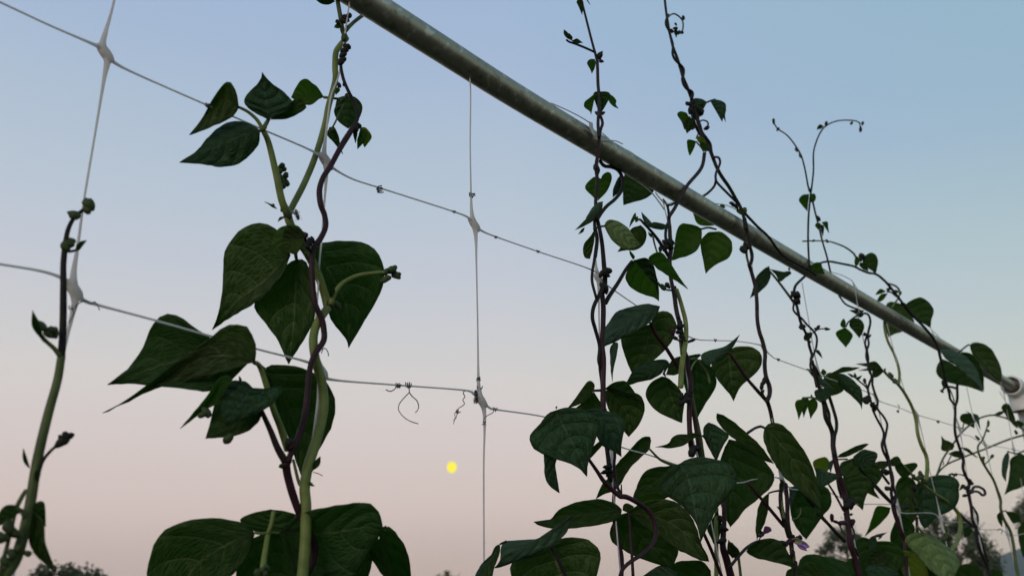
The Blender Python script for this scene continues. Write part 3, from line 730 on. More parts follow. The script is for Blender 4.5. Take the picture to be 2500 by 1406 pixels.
Lf("639,1013", "600,960 556,944 527,975 514,1028", "502,1070", "628,1034 592,1058 541,1067", 'd', .012, k=.3)
Lf("568,925", "556,917 540,921 528,934 507,964 472,1008", "440,1046", "553,950 530,985 502,1000 470,1024", 'g', .016, mid="540,940 500,985")
for b in ((504, 1006, 12), (494, 1012, 9), (558, 1070, 13)): B(*b, 'bud_green', .006)
Lf("587,934", "583,926", "584,918", "590,926", 'd', .018)
S("754,1160 764,1144 774,1134", 7, 5, 'stem_green', .004, name='petiole')
Lf("762,1148", "764,1132 772,1122", "782,1114", "776,1140 782,1130", 'u', .006)
Lf("752,1182", "758,1176", "768,1186", "760,1186", 'g', .008)
S("765,1152 778,1156 788,1161", 2, 2, 'stem_dark', .006, name='petiole')
S("742,1184 730,1178 716,1122", 10, 7, 'stem_olive', .000, -.01, name='petiole')
# broad leaves along the bottom
Lf("622,1300", "592,1276 532,1264 473,1266 428,1282 396,1300 375,1330 363,1370 359,1420", "385,1560", "605,1360 545,1425 470,1500", 'u', -.012, mid="560,1325 470,1390", k=-.4)
Lf("652,1300", "620,1296 585,1270 616,1252", "660,1243", "735,1300 735,1264 700,1248", 'd', -.022, k=-.2)
Lf("682,1300", "717,1262 761,1245 824,1233 883,1226 914,1236 929,1262", "935,1292", "705,1375 760,1430 850,1420 905,1340", 'd', -.014, mid="800,1299 890,1287", k=-.4)
Lf("655,1298", "600,1330 580,1440", "690,1540", "735,1305 770,1440", 'd', -.030, k=-.3)
Lf("890,1291", "893,1330 918,1382", "958,1430", "908,1290 932,1332 954,1390", 'u', .010)
Lf("928,1292", "926,1330 950,1392 968,1440", "1000,1490", "950,1286 978,1315 995,1350 1004,1410", 'd', -.004)
Lf("800,1420", "792,1370 850,1310", "880,1298", "880,1440 910,1350", 'd', -.03, k=-.3)
S("668,1249 662,1280 654,1300", 11, 9, 'stem_green', -.004, name='petiole')
S("641,1402 644,1368 650,1330 655,1300", 17, 12, 'stem_green', .004, -.006, name='petiole')
S("622,1300 640,1302 655,1300 682,1300", 7, 7, 'stem_green', -.006, name='petiole')
S("796,1410 832,1356 868,1300 890,1290 934,1288 942,1284", 11, 5, 'stem_purple', -.004, name='petiole')
for b in ((638, 1392, 10), (652, 1386, 9), (628, 1400, 10), (645, 1402, 10)): B(*b, 'bud_green', .008)

# ---- 2b: purple vine twining with it
vine('purple stemmed vine twined round the pale green one', 760)
S("742,1412 764,1370 766,1325 737,1266 716,1210 702,1159 698,1128", 17, 20, 'stem_purple', -.002, .008, ground=True)
S("698,1128 678,1094 660,1050 641,1008 634,990", 19, 9, 'stem_brown', .008, .014, name='petiole')
S("704,1126 710,1108 727,1070 741,1030 750,974 756,905 768,866 790,832 790,800 784,775 769,741 763,690 761,640 766,606 784,580 795,553 792,525 783,500 780,465 789,434 808,404 833,358 862,312", 15, 14, 'stem_purple', .010, .010, wob=.08)
S("864,310 873,288 868,258 850,222 838,192 832,160 836,140", 9, 8, 'stem_dark', .010, .004)
for b in ((846, 114, 9), (840, 124, 9), (838, 134, 9), (836, 147, 9), (833, 154, 7), (874, 306, 8), (828, 208, 6), (840, 206, 5)): B(*b, 'bud_dark', .006)
Lf("826,212", "818,222", "820,232", "830,222", 'g', .004)
Lf("872,316", "862,326", "868,350", "872,330", 'd', .010)
Lf("880,312", "893,312 907,332 902,346", "890,360", "880,330 884,346", 'y', .012)
Lf("880,314", "876,330 872,344", "873,364", "897,322 890,345", 'g', .014)
B(866, 312, 10, 'bud_dark', .01, lump=.1); B(705, 1082, 12, 'bud_dark', .012); B(710, 1090, 9, 'bud_purple', .012); B(700, 1130, 11, 'bud_purple', .006, lump=.1)
for b in ((754, 592, 10), (762, 586, 8), (748, 600, 8), (746, 576, 7)): B(*b, 'bud_dark', .016)
S("764,616 752,606 746,586 745,568", 9, 6, 'stem_dark', .010, .014, name='petiole')
Lf("694,1138", "684,1132", "680,1140", "690,1144", 'd', .010)

# ---- 4: the first of the dark vines right of the empty meshes
vine('dark vine crossing the tube, with a loop below it and the quilted front leaf', 1515)
S("1517,1412 1518,1360 1508,1315 1500,1275 1498,1225 1501,1175 1499,1135 1501,1110 1497,1095", 11, 7, 'stem_purple', -.003, ground=True)
S("1488,1150 1485,1118 1478,1060 1471,990 1471,940 1466,900 1466,870", 12, 10, 'stem_dark', -.003, .002)
S("1474,1010 1473,940 1474,880 1470,840 1472,800 1473,750 1470,720", 12, 13, 'stem_purple', .006, .006)
S("1470,905 1462,880 1464,845 1454,806 1447,780 1447,760 1452,742 1462,722 1472,700", 9, 10, 'stem_dark', .003, .012)
S("1470,716 1477,690 1474,640 1470,596 1464,560 1457,530", 13, 9, 'stem_dark', .006, .004)
S("1456,728 1446,690 1446,664 1450,640 1454,610 1457,584 1452,560 1452,532 1456,515", 7, 8, 'stem_dark', .011, .003)
S("1453,628 1457,600 1458,580 1453,555", 9, 8, 'stem_dark', .008, .004)
S("1458,540 1454,500 1456,470 1458,440 1455,412", 8, 9, 'stem_brown', .006, .012)
S("1455,412 1456,398 1460,372 1463,340 1466,318 1471,300 1464,278", 9, 7, 'stem_purple', .014, .017)
S("1462,335 1460,300 1462,270 1463,240 1460,205 1459,170 1458,148", 8, 8, 'stem_brown', .017, .004)
S("1458,150 1453,130 1446,105 1436,66 1424,18 1418,-8", 7, 5, 'stem_dark', .003)
S("1459,535 1468,520 1482,503 1501,487 1516,468 1521,448 1518,430 1508,415 1492,408 1475,405 1464,392", 9, 9, 'stem_dark', -.004, -.006, name='side_shoot')
for b in ((1457, 412, 9), (1458, 422, 7), (1470, 668, 9), (1484, 660, 9), (1482, 672, 7), (1474, 700, 11), (1479, 708, 9), (1488, 1150, 9), (1482, 1140, 8), (1490, 1160, 9), (1476, 1152, 7), (1488, 1136, 8), (1490, 1168, 8)): B(*b, 'bud_dark', .010)
for b in ((1463, 138, 9), (1466, 132, 6), (1468, 150, 5), (1457, 277, 5), (1472, 277, 5)): B(*b, 'bud_dark', .004)
Lf("1417,-8", "1408,4 1411,14", "1421,37", "1425,8 1424,22", 'd', .004)
Lf("1428,-6", "1434,4", "1441,13", "1436,2", 'd', .004)
S("1452,128 1430,118 1405,108 1390,103 1383,98", 6, 5, 'stem_dark', .006, name='side_shoot')
Lf("1392,98", "1382,92 1376,82", "1377,73", "1390,86 1384,78", 'd', .006)
Lf("1396,100", "1384,92 1386,84", "1390,82", "1398,92", 'd', .006)
Lf("1396,100", "1408,95 1414,98", "1423,105", "1404,107 1412,107", 'd', .006)
Lf("1452,145", "1440,145 1433,155 1440,168", "1445,180", "1454,154 1451,168", 'g', .006)
Lf("1463,224", "1452,225 1448,236 1457,260", "1465,281", "1480,224 1491,231 1483,250 1473,268", 'd', .010)
Lf("1453,228", "1440,239 1427,250 1427,263 1440,272", "1443,280", "1450,245", 'g', .008)
Lf("1486,229", "1486,246 1497,260", "1510,266", "1498,237 1505,247 1503,256", 'g', .008)
Lf("1467,437", "1454,431 1440,440 1428,456 1434,468 1447,480", "1457,492", "1473,425 1487,420 1494,431 1490,450 1480,470", 'g', -.016)
Lf("1519,424", "1508,436 1497,462", "1496,482", "1520,450 1512,468", 'T', -.014)
Lf("1560,438", "1532,420 1521,440 1521,480", "1522,501", "1594,452 1594,470 1574,486 1545,494", 'd', -.026, k=-.1)
Lf("1472,492", "1458,496 1443,512 1432,530 1427,545", "1404,562", "1470,508 1460,528 1440,545", 'P', .018)
Lf("1427,556", "1420,560", "1412,572", "1424,566", 'd', .012, name='bract')
Lf("1452,560", "1442,576 1426,596 1423,616 1428,629", "1440,632", "1451,584 1446,612", 'u', .012)
S("1450,560 1463,554 1476,552", 6, 5, 'stem_dark', .012, name='petiole')
Lf("1475,552", "1480,540 1492,536 1510,541 1530,554 1546,574", "1563,598", "1488,578 1504,596 1524,608 1545,606", 'B', .016)
Lf("1564,550", "1540,560 1520,590 1514,606", "1507,615", "1576,562 1578,580 1570,598 1552,611 1530,611", 'u', -.004)
Lf("1536,556", "1540,540 1547,524", "1552,520", "1557,527 1555,545", 'g', .002)
Lf("1580,553", "1574,544 1568,530", "1566,518", "1592,548 1583,535", 'P', .012)
Lf("1580,552", "1595,543 1616,546", "1634,552", "1600,559 1620,561", 'T', .018)
S("1552,540 1562,536 1572,546 1582,556 1600,577 1616,600 1632,625", 5, 9, 'stem_dark', .008, name='petiole')
Lf("1590,580", "1584,574", "1582,566", "1594,574", 'd', .008, name='bract')
S("1594,578 1598,596 1604,616", 5, 4, 'stem_olive', .004, name='petiole')
S("1478,740 1488,722 1508,692 1528,658 1543,638", 12, 8, 'stem_dark', .006, .012, name='petiole')
Lf("1546,634", "1538,622", "1537,611", "1550,626", 'g', .014)
Lf("1548,635", "1535,654 1527,674 1532,692 1548,708 1572,719 1598,727", "1609,735", "1572,629 1584,633 1596,648 1602,672 1608,700", 'g', .014, mid="1562,652 1582,677 1600,698", k2='T')
Lf("1583,631", "1590,622 1608,615 1620,620 1634,638 1646,656 1662,682", "1680,706", "1596,648 1616,664 1640,679 1660,692", 'g', .022)
Lf("1611,748", "1588,742 1568,743 1548,748 1518,755 1498,768 1486,788 1476,804", "1472,848", "1602,772 1580,792 1550,809 1512,829 1488,840", 'P', .022, k=.45, mid="1552,775 1510,812")
Lf("1498,836", "1489,850 1490,880 1492,910", "1495,932", "1509,838 1505,868 1497,905", 'P', .014)
Lf("1588,792", "1550,800 1518,818 1520,850 1532,886", "1544,912", "1602,764 1626,759 1644,772 1651,792 1648,816 1636,840 1612,866 1580,892 1560,905", 'u', -.004, k=-.15, mid="1578,840 1560,880")
S("1588,788 1602,818 1625,848 1645,880 1660,902", 8, 10, 'stem_purple', .006, .002, name='petiole')
Lf("1633,886", "1626,878 1600,879 1570,888 1546,905 1534,925", "1528,938", "1624,900 1612,914 1590,926 1560,932 1540,939", 'T', .012, k=.2)
Lf("1449,953", "1452,940 1444,930 1434,932 1420,950 1406,970 1394,986", "1384,998", "1440,968 1420,984", 'u', -.008)
S("1474,952 1460,953 1448,953", 7, 6, 'stem_dark', .000, name='petiole')
Lf("1476,950", "1490,938 1506,931 1528,931 1541,945 1554,962", "1572,984", "1490,945 1510,949 1530,958 1550,966", 'd', -.004)
Lf("1476,954", "1498,951 1522,953 1550,958 1566,968 1574,986 1574,1004 1562,1034 1546,1054", "1535,1066", "1480,980 1492,1012 1515,1042", 'u', -.012, mid="1506,976 1530,1010 1536,1040")
Lf("1450,956", "1438,972 1410,992", "1398,1006", "1464,978 1482,1004 1440,1010", 'u', -.016)
Lf("1356,1002", "1338,1010 1316,1036 1298,1056 1293,1074 1300,1092 1316,1104 1358,1121 1394,1132 1416,1145", "1433,1163", "1374,996 1398,995 1424,1000 1452,1014 1465,1030 1460,1058 1450,1085 1440,1116 1434,1140", 'T', .034, mid="1378,1046 1402,1088 1420,1126", k=.45)
Lf("1424,1002", "1440,1030 1455,1060 1468,1086 1492,1098 1508,1108", "1517,1115", "1450,997 1480,1002 1510,1014 1528,1032 1522,1060 1517,1090", 'T', .024, mid="1475,1030 1500,1065", k=.45)
Lf("1462,1078", "1446,1092 1440,1106", "1440,1120", "1470,1086 1455,1104", 'u', .016)
Lf("1348,1092", "1330,1098 1328,1120 1329,1136 1329,1156 1334,1174 1346,1190", "1366,1203", "1366,1096 1362,1112 1354,1136 1344,1165 1352,1186", 'T', .022)
Lf("1358,998", "1356,994", "1360,991", "1360,996", 'd', .034, name='bract')
S("1437,1120 1458,1150 1474,1174 1498,1198 1516,1212", 8, 13, 'stem_purple', .016, .030, name='petiole')
S("1514,1211 1530,1213 1552,1224 1576,1240 1591,1258 1600,1285 1601,1306 1592,1330 1570,1351 1546,1366 1528,1380 1517,1395 1512,1415", 13, 9, 'stem_purple', .030, .040, name='side_shoot')
S("1516,1206 1508,1190 1504,1176", 7, 9, 'stem_brown', .008, .002, name='side_shoot')
S("1517,1204 1517,1192 1517,1182", 5, 3, 'stem_brown', .010, name='bract')
S("1546,1412 1541,1325 1536,1265 1531,1232", 8, 5, 'stem_purple', .004, name='petiole')
Lf("1587,1066", "1570,1067 1550,1084 1526,1110 1503,1136 1490,1162 1470,1181", "1455,1217", "1589,1078 1584,1097 1568,1113 1540,1140 1522,1168 1505,1194 1470,1208", 'd', -.010, mid="1560,1090 1520,1140 1490,1180", k=-.2)
S("1586,1096 1610,1120 1630,1130 1654,1137", 5, 8, 'stem_olive', .000, .006, name='petiole')
Lf("1518,1243", "1502,1229 1482,1221 1462,1218 1436,1220 1410,1225 1384,1234 1362,1247 1348,1263 1336,1275 1320,1280", "1303,1273", "1512,1265 1494,1273 1450,1282 1390,1289 1350,1290 1325,1285", 'd', .006, k=.2)
Lf("1398,1257", "1388,1266 1370,1283 1346,1303 1326,1317 1298,1316 1258,1318 1232,1323 1222,1340 1223,1365", "1207,1386", "1397,1270 1388,1290 1372,1311 1350,1329 1310,1349 1274,1365 1236,1379", 'P', .024, k=.3)
Lf("1345,1332", "1290,1352 1250,1372 1248,1406 1275,1450", "1400,1500", "1374,1312 1426,1314 1446,1323 1461,1339 1467,1360 1462,1385 1445,1440", 'u', -.004, k=-.2)
S("1384,1412 1362,1365 1345,1334", 9, 7, 'stem_brown', .004, name='petiole')
Lf("1220,1328", "1209,1334 1198,1355 1178,1373 1160,1405", "1148,1450", "1221,1340 1216,1361 1206,1387 1196,1415", 'T', .010, k2='u')
S("1236,1321 1222,1327", 6, 5, 'stem_dark', .018, .010, name='petiole')

# ---- 5: second dark vine
vine('mixed green and purple vine twisting below the tube beside the dark loop', 1765)
S("1786,1412 1774,1365 1765,1335 1766,1305 1768,1270 1767,1225", 20, 10, 'stem_purple', -.004, ground=True)
S("1749,1412 1749,1325 1748,1277 1750,1240", 11, 9, 'stem_green', -.006)
S("1690,1104 1685,1070 1683,1020 1684,975 1686,950", 13, 13, 'stem_purple', -.002, .006)
S("1716,1130 1711,1095 1708,1070 1700,1030 1692,990 1688,960", 16, 11, 'stem_olive', -.006, -.002)
S("1708,1130 1703,1080 1696,1030 1688,985", 9, 8, 'stem_purple', -.001)
S("1686,960 1686,930 1680,900 1677,875 1668,850 1664,815 1658,784 1652,760 1648,732 1646,700", 13, 11, 'stem_purple', .006, .004)
S("1662,945 1664,900 1669,865 1675,824 1674,786 1667,756 1659,728 1652,706", 14, 9, 'stem_green', .012, .008)
S("1656,776 1649,742 1644,710 1638,680 1636,655 1634,630", 9, 11, 'stem_brown', .010, .006)
S("1634,634 1639,602 1636,578 1635,556 1633,538 1634,524", 11, 9, 'stem_brown', .006)
S("1631,600 1625,578 1627,554 1633,536 1630,505 1618,487", 8, 6, 'stem_dark', .010, -.006)
S("1633,530 1648,507 1656,490 1668,470 1680,450 1706,420 1716,400 1720,374", 9, 9, 'stem_brown', .008, .017, name='side_shoot')
S("1630,502 1640,500 1650,494", 5, 6, 'stem_dark', .006, name='side_shoot')
for b in ((1628, 594, 11), (1634, 602, 10), (1624, 606, 8), (1636, 590, 9), (1612, 608, 6), (1660, 797, 9), (1658, 810, 7), (1664, 822, 7), (1660, 790, 7)): B(*b, 'bud_dark', .010)
for b in ((1672, 975, 11), (1666, 982, 9), (1676, 966, 9), (1664, 966, 7), (1690, 1102, 12), (1700, 1094, 10), (1758, 1266, 7), (1768, 1290, 9), (1762, 1320, 10)): B(*b, 'bud_dark', .006)
B(1642, 810, 7, 'bud_purple', .012, tip=(1640, 798)); B(1646, 824, 6, 'bud_dark', .012, tip=(1656, 828)); B(1687, 832, 5, 'bud_purple', .010, tip=(1698, 828))
S("1650,826 1658,832 1666,828 1676,832", 4, 4, 'bud_dark', .012, name='flower_stalk'); S("1659,826 1661,845 1663,866", 5, 5, 'stem_olive', .010, name='flower_stalk')
for b in ((1618, 701, 8), (1630, 697, 7)): B(*b, 'bud_green', .010)
S("1642,709 1626,707 1610,698", 5, 4, 'stem_dark', .008, name='petiole'); Lf("1611,700", "1607,694", "1608,688", "1612,694", 'd', .008, name='bract')
Lf("1713,559", "1700,551 1680,547 1666,546 1654,558 1648,586 1644,614", "1639,636", "1714,574 1710,594 1700,612 1680,624 1660,630", 'g', .010, k=-.1)
Lf("1748,566", "1730,568 1717,578 1710,592 1713,616 1718,644", "1723,668", "1760,566 1776,577 1787,592 1787,614 1776,632 1752,644 1734,657", 'g', .014, k=-.1)
S("1713,559 1730,556 1748,560", 5, 5, 'stem_dark', .012, name='petiole')
Lf("1750,540", "1722,510", "1692,520", "1745,550 1716,551 1700,543", 'g', -.03)
Lf("1756,505", "1760,498 1768,500", "1771,508", "1764,508", 'g', -.014)
Lf("1778,858", "1742,884 1738,900 1750,924 1770,950 1784,966", "1791,979", "1792,848 1810,845 1836,847 1854,858 1861,876 1858,894 1846,910 1828,926 1808,944 1798,962", 'u', -.010, k=-.15)
Lf("1730,893", "1714,882 1712,866 1730,856 1766,847 1786,834", "1806,817", "1742,886 1760,874 1778,860 1794,840", 'P', .014, k=.3)
Lf("1624,920", "1618,918 1600,926 1584,940 1576,956 1578,972 1590,990 1610,1008 1640,1022", "1665,1032", "1640,930 1660,950 1671,975 1668,1008", 'u', -.012, mid="1632,950 1650,995", k=-.15)
Lf("1700,877", "1672,888 1668,930 1685,985", "1704,1018", "1722,880 1738,900 1749,924 1746,946 1730,974 1714,1000", 'd', -.014, k=-.15)
Lf("1698,876", "1670,868 1644,876 1634,890", "1626,915", "1670,902 1650,915", 'u', -.020)
Lf("1702,876", "1712,866 1704,864", "1680,868", "1700,884", 'u', -.018)
S("1684,877 1700,876 1714,893 1728,915 1733,936", 5, 6, 'stem_olive', .004, name='petiole')
S("1702,878 1692,890 1684,912", 4, 4, 'stem_green', .004, name='petiole')
S("1780,860 1800,890 1822,922 1846,950 1870,976", 6, 10, 'stem_purple', .000, .004, name='petiole')
Lf("1624,912", "1620,908", "1618,914", "1626,920", 'P', .0, name='bract')
S("1634,888 1626,900 1620,912", 6, 5, 'stem_dark', .006, name='petiole')

Lf("1716,1064", "1700,1057 1676,1059 1654,1060 1640,1068 1634,1080 1618,1088", "1600,1091", "1696,1068 1680,1081 1656,1091 1632,1094 1616,1092", 'd', .014, k=.2)
S("1716,1063 1722,1070 1726,1080", 6, 5, 'stem_dark', .014, name='petiole')
Lf("1730,1031", "1720,1040 1717,1054 1724,1080 1736,1104", "1749,1126", "1748,1038 1770,1053 1779,1065 1768,1084 1758,1104", 'T', .016, mid="1736,1058 1744,1090")
Lf("1750,1009", "1766,1013 1790,1029 1820,1054 1842,1073 1862,1094", "1890,1132", "1749,1020 1758,1038 1774,1056 1800,1076 1840,1106 1864,1122", 'u', .012, mid="1768,1030 1800,1060 1850,1100")
Lf("1780,1072", "1765,1100 1755,1150 1752,1200 1762,1240 1773,1268", "1783,1286", "1830,1086 1860,1118 1884,1146 1892,1164 1888,1180 1876,1196 1848,1220 1818,1243 1800,1269", 'd', -.010, k=-.1)
Lf("1658,1132", "1634,1142 1614,1170 1612,1200 1636,1215 1662,1232 1690,1262 1704,1288", "1711,1322", "1678,1120 1704,1115 1732,1118 1762,1124 1786,1138 1798,1162 1796,1186 1780,1208 1764,1224 1750,1240 1742,1258 1728,1285 1716,1310", 'T', .030, mid="1676,1160 1688,1200 1700,1268", k=.5)
Lf("1656,1133", "1628,1138 1606,1139 1580,1147 1564,1165 1552,1193", "1545,1218", "1668,1180 1620,1220 1580,1232", 'u', -.006)
Lf("1625,1212", "1600,1202 1568,1208", "1548,1224", "1600,1224 1575,1234", 'g', -.002)
Lf("1535,1250", "1570,1280 1610,1312 1655,1342 1712,1367", "1731,1370", "1552,1235 1568,1227 1590,1219 1622,1218 1654,1227 1680,1251 1700,1285 1711,1325 1726,1352", 'u', .002, mid="1600,1262 1650,1284 1700,1325", k=-.2)
Lf("1531,1251", "1510,1258 1496,1277 1489,1299 1494,1321 1508,1333 1538,1351 1566,1364 1612,1379", "1642,1391", "1560,1258 1600,1286 1640,1318 1656,1344 1648,1370", 'd', -.004, mid="1560,1300 1610,1350")
Lf("1520,1245", "1522,1232 1532,1228", "1548,1236", "1534,1250", 'g', -.004)
S("1826,1179 1850,1207 1880,1243 1914,1284", 7, 9, 'stem_purple', .000, .004, name='petiole')
S("1764,1412 1748,1371 1736,1341 1720,1305 1716,1296", 9, 8, 'stem_purple', .004, name='petiole')
Lf("1752,1245", "1735,1273 1727,1292 1738,1318", "1748,1338", "1762,1282 1756,1310", 'd', -.002)
S("1752,1268 1757,1259 1763,1262", 4, 4, 'bud_dark', .004, name='flower_stalk')
S("1782,1383 1800,1361 1820,1339 1840,1325 1860,1319 1884,1318 1908,1323", 8, 6, 'stem_brown', .010, .006, name='flower_stalk')
Lf("1822,1346", "1834,1328 1860,1316 1888,1314 1908,1325 1922,1345 1934,1367", "1946,1388", "1840,1359 1870,1367 1912,1377", 'd', -.006, k=-.2)
Lf("1735,1392", "1716,1370 1680,1368 1650,1372 1640,1392", "1640,1450", "1735,1440 1690,1470", 'd', -.012)
Lf("1655,1400", "1634,1384 1612,1380 1590,1391", "1558,1414", "1650,1430 1600,1440", 'P', .006)
Lf("1788,1362", "1776,1345", "1778,1317", "1800,1352 1790,1330", 'u', .000)
Lf("1796,1366", "1786,1350 1784,1336", "1786,1326", "1806,1350 1800,1336", 'd', .002)
S("1809,1412 1805,1375 1800,1345 1786,1325", 8, 5, 'stem_olive', -.002, name='side_shoot')
Lf("1862,1310", "1854,1302", "1856,1292", "1866,1302", 'd', .006, name='bract')
S("1852,1320 1856,1312 1862,1306", 3, 3, 'bud_dark', .008, name='flower_stalk')
fl = Lf("1862,1304", "1864,1294 1868,1284", "1880,1286", "1876,1300 1884,1294", 'd', .010, name='flower'); fl.data.materials[0] = MATS['petal_plum']; fl.data.materials[1] = MATS['petal_plum']
B(1858, 1306, 5, 'bud_purple', .010, tip=(1866, 1302))
B(1886, 1348, 5, 'petal_plum', .004, tip=(1894, 1344)); B(1874, 1340, 4, 'petal_cream', .004, tip=(1878, 1350))

# ---- 6: brown vine that loops over the tube
vine('brown stemmed vine winding over the tube into a leafy tangle above it', 1930)
S("1940,1412 1932,1330 1927,1300 1923,1265 1922,1225 1918,1180", 12, 10, 'stem_purple', .002, ground=True)
S("1929,1310 1916,1270 1908,1240 1906,1205 1912,1180 1906,1172", 16, 6, 'stem_dark', .008)
S("1914,1265 1911,1245 1910,1222", 8, 4, 'stem_olive', .012)
Lf("1908,1172", "1903,1180", "1902,1194", "1912,1188", 'd', .01, name='bract'); Lf("1906,1240", "1900,1236", "1896,1236", "1904,1246", 'd', .01, name='bract')
S("1908,1165 1902,1130 1894,1080 1886,1030 1880,1000 1873,978", 9, 10, 'stem_brown', -.006, .002)
S("1872,980 1879,962 1879,944 1870,918 1867,890 1868,862 1862,834 1854,810 1849,780 1848,740 1845,705 1838,676 1830,650", 11, 9, 'stem_brown', .008, .006)
S("1828,648 1834,640 1836,622 1831,602 1827,580 1822,552 1818,532", 9, 8, 'stem_brown', .008, .017)
S("1828,645 1824,630 1822,612", 6, 6, 'stem_olive', .008, name='flower_stalk')
for b in ((1819, 606, 10), (1815, 612, 8), (1820, 598, 7)): B(*b, 'bud_dark', .010)
for b in ((1866, 928, 7), (1862, 936, 6), (1860, 944, 6), (1862, 956, 5)): B(*b, 'bud_dark', .010)
S("1866,968 1860,956 1860,946", 5, 4, 'stem_olive', .008, name='flower_stalk')
S("1820,560 1816,531 1808,507 1796,485 1780,457 1762,431 1750,409 1742,389 1734,367", 8, 9, 'stem_dark', .017, .008)
S("1736,372 1733,352 1724,338 1714,324 1704,300 1698,280 1690,258 1687,238", 9, 7, 'stem_dark', .004, .004)
S("1726,362 1716,336 1710,312 1703,290 1696,268", 9, 8, 'stem_dark', .012, .01)
S("1730,368 1722,345 1708,326 1696,302 1690,280 1694,262", 8, 7, 'stem_dark', -.004)
S("1690,246 1679,216 1668,190 1662,170 1654,144 1644,118 1639,98 1634,76 1630,52 1627,34 1622,-8", 8, 6, 'stem_brown', .004)
S("1688,242 1691,232 1688,224 1678,218 1670,208 1666,194 1669,180 1668,168 1658,156 1648,146 1642,132 1643,112 1640,98 1633,76 1626,62 1626,50 1632,36", 8, 5, 'stem_dark', .009, .003)
S("1631,43 1639,36 1648,35 1660,43 1667,54 1667,72 1662,82", 4, 4, 'stem_olive', .006, name='tendril')
for b in ((1668, 44, 5), (1650, 60, 3.5), (1649, 70, 5), (1657, 80, 4.5), (1664, 80, 5), (1640, 76, 5)): B(*b, 'bud_dark', .006)
Lf("1649,70", "1645,78", "1651,93", "1655,78", 'd', .006)
Lf("1726,250", "1716,243 1700,240 1690,244 1690,258 1698,272", "1706,284", "1720,262 1713,275", 'T', .014)
Lf("1735,249", "1754,268 1760,285", "1763,298", "1748,244 1768,250 1773,262 1768,278", 'T', .012)
Lf("1766,262", "1762,278", "1772,299", "1773,266 1770,282", 'T', .012)
S("1712,256 1724,251 1736,246 1746,243", 5, 4, 'stem_dark', .010, name='petiole')
Lf("1676,276", "1662,272 1653,280 1664,298", "1671,317", "1682,288 1676,304", 'g', .012)
Lf("1684,284", "1668,298 1672,314", "1677,326", "1694,300 1688,316", 'd', .014)
Lf("1690,300", "1682,312", "1690,318", "1698,312", 'd', .014)
Lf("1699,346", "1692,343 1678,342 1678,360 1681,374", "1684,380", "1695,360 1689,373", 'g', .010)
Lf("1704,333", "1702,342 1710,352", "1722,360", "1714,335 1724,348", 'y', .014)
Lf("1708,346", "1710,358 1716,366", "1724,372", "1722,350 1728,362", 'g', .014)
S("1699,346 1710,358 1718,370", 4, 4, 'stem_green', .010, name='petiole')
S("1700,338 1704,328", 4, 4, 'stem_olive', .010, name='petiole')
S("1706,298 1716,294 1726,297 1729,304 1725,311", 4, 4, 'stem_dark', .006, name='tendril')
B(1725, 313, 6, 'bud_dark', .006, tip=(1732, 309))
for b in ((1694, 262, 11), (1690, 252, 9), (1702, 272, 10), (1698, 284, 9), (1686, 270, 8), (1712, 276, 8), (1680, 254, 6)): B(*b, 'bud_dark', .008)
S("1742,384 1754,385 1758,396 1755,408 1749,420 1747,434 1751,446 1770,466 1790,486 1804,500", 6, 6, 'stem_purple', .012, .012)
S("1748,440 1745,452 1738,462 1726,473 1714,480 1700,484", 6, 6, 'stem_brown', .006, -.016, name='side_shoot')
S("1808,509 1830,533 1850,554 1876,578 1896,606 1912,624 1940,641 1972,658 1992,672", 7, 6, 'stem_dark', .014, .022, name='side_shoot')
for b in ((1788, 498, 6), (1794, 502, 6), (1798, 506, 5), (1784, 496, 4)): B(*b, 'bud_dark', .012)
Lf("1808,510", "1802,518", "1818,526", "1820,506 1824,515", 'y', .010)
Lf("1800,508", "1798,516 1804,522", "1812,526", "1808,514", 'g', .006)
Lf("1878,650", "1866,656 1846,676 1838,706", "1831,728", "1882,672 1875,692 1860,708 1848,718", 'T', -.010, k=.3)
Lf("1880,657", "1894,663 1912,664 1928,662", "1932,668", "1894,671 1904,688 1918,678", 'T', -.012)
S("1877,660 1896,682 1916,708 1932,730 1942,744", 5, 7, 'stem_olive', -.012, -.004, name='petiole')
Lf("1928,660", "1924,658", "1926,652", "1930,658", 'd', -.012, name='bract')
Lf("1867,1044", "1863,1056 1867,1084 1880,1112 1902,1150 1928,1176 1960,1205 1988,1228", "2007,1244", "1876,1033 1890,1031 1908,1036 1928,1052 1946,1076 1966,1104 1980,1128 1988,1150 1998,1180 2004,1214", 'u', .012, mid="1892,1068 1912,1092 1948,1140 1985,1200", k=-.15)
S("1826,1056 1845,1044 1858,1041 1868,1045", 7, 6, 'stem_brown', .010, name='petiole'); Lf("1852,1043", "1850,1040", "1857,1037", "1854,1042", 'd', .010, name='bract')
Lf("1877,1203", "1864,1214 1852,1237 1846,1269 1845,1295", "1848,1318", "1877,1220 1875,1245 1867,1275 1855,1299", 'u', .006, k=-.1)
S("1877,1203 1890,1199 1908,1196", 4, 5, 'stem_dark', .008, name='petiole')
Lf("1926,1190", "1928,1225 1932,1260 1948,1293", "1968,1316", "1960,1180 1995,1180 2014,1187 2026,1198 2031,1219 2026,1239 2010,1257 1992,1283 1978,1303", 'd', -.012, k=-.15)
Lf("1926,1188", "1928,1205 1926,1225", "1932,1240", "1944,1190 1942,1210", 'P', -.006)
S("1958,1200 1990,1240 2020,1276 2062,1320", 7, 9, 'stem_dark', .002, name='petiole')
S("1934,1268 1946,1264 1954,1252 1954,1240", 4, 3, 'stem_olive', .002, name='tendril')
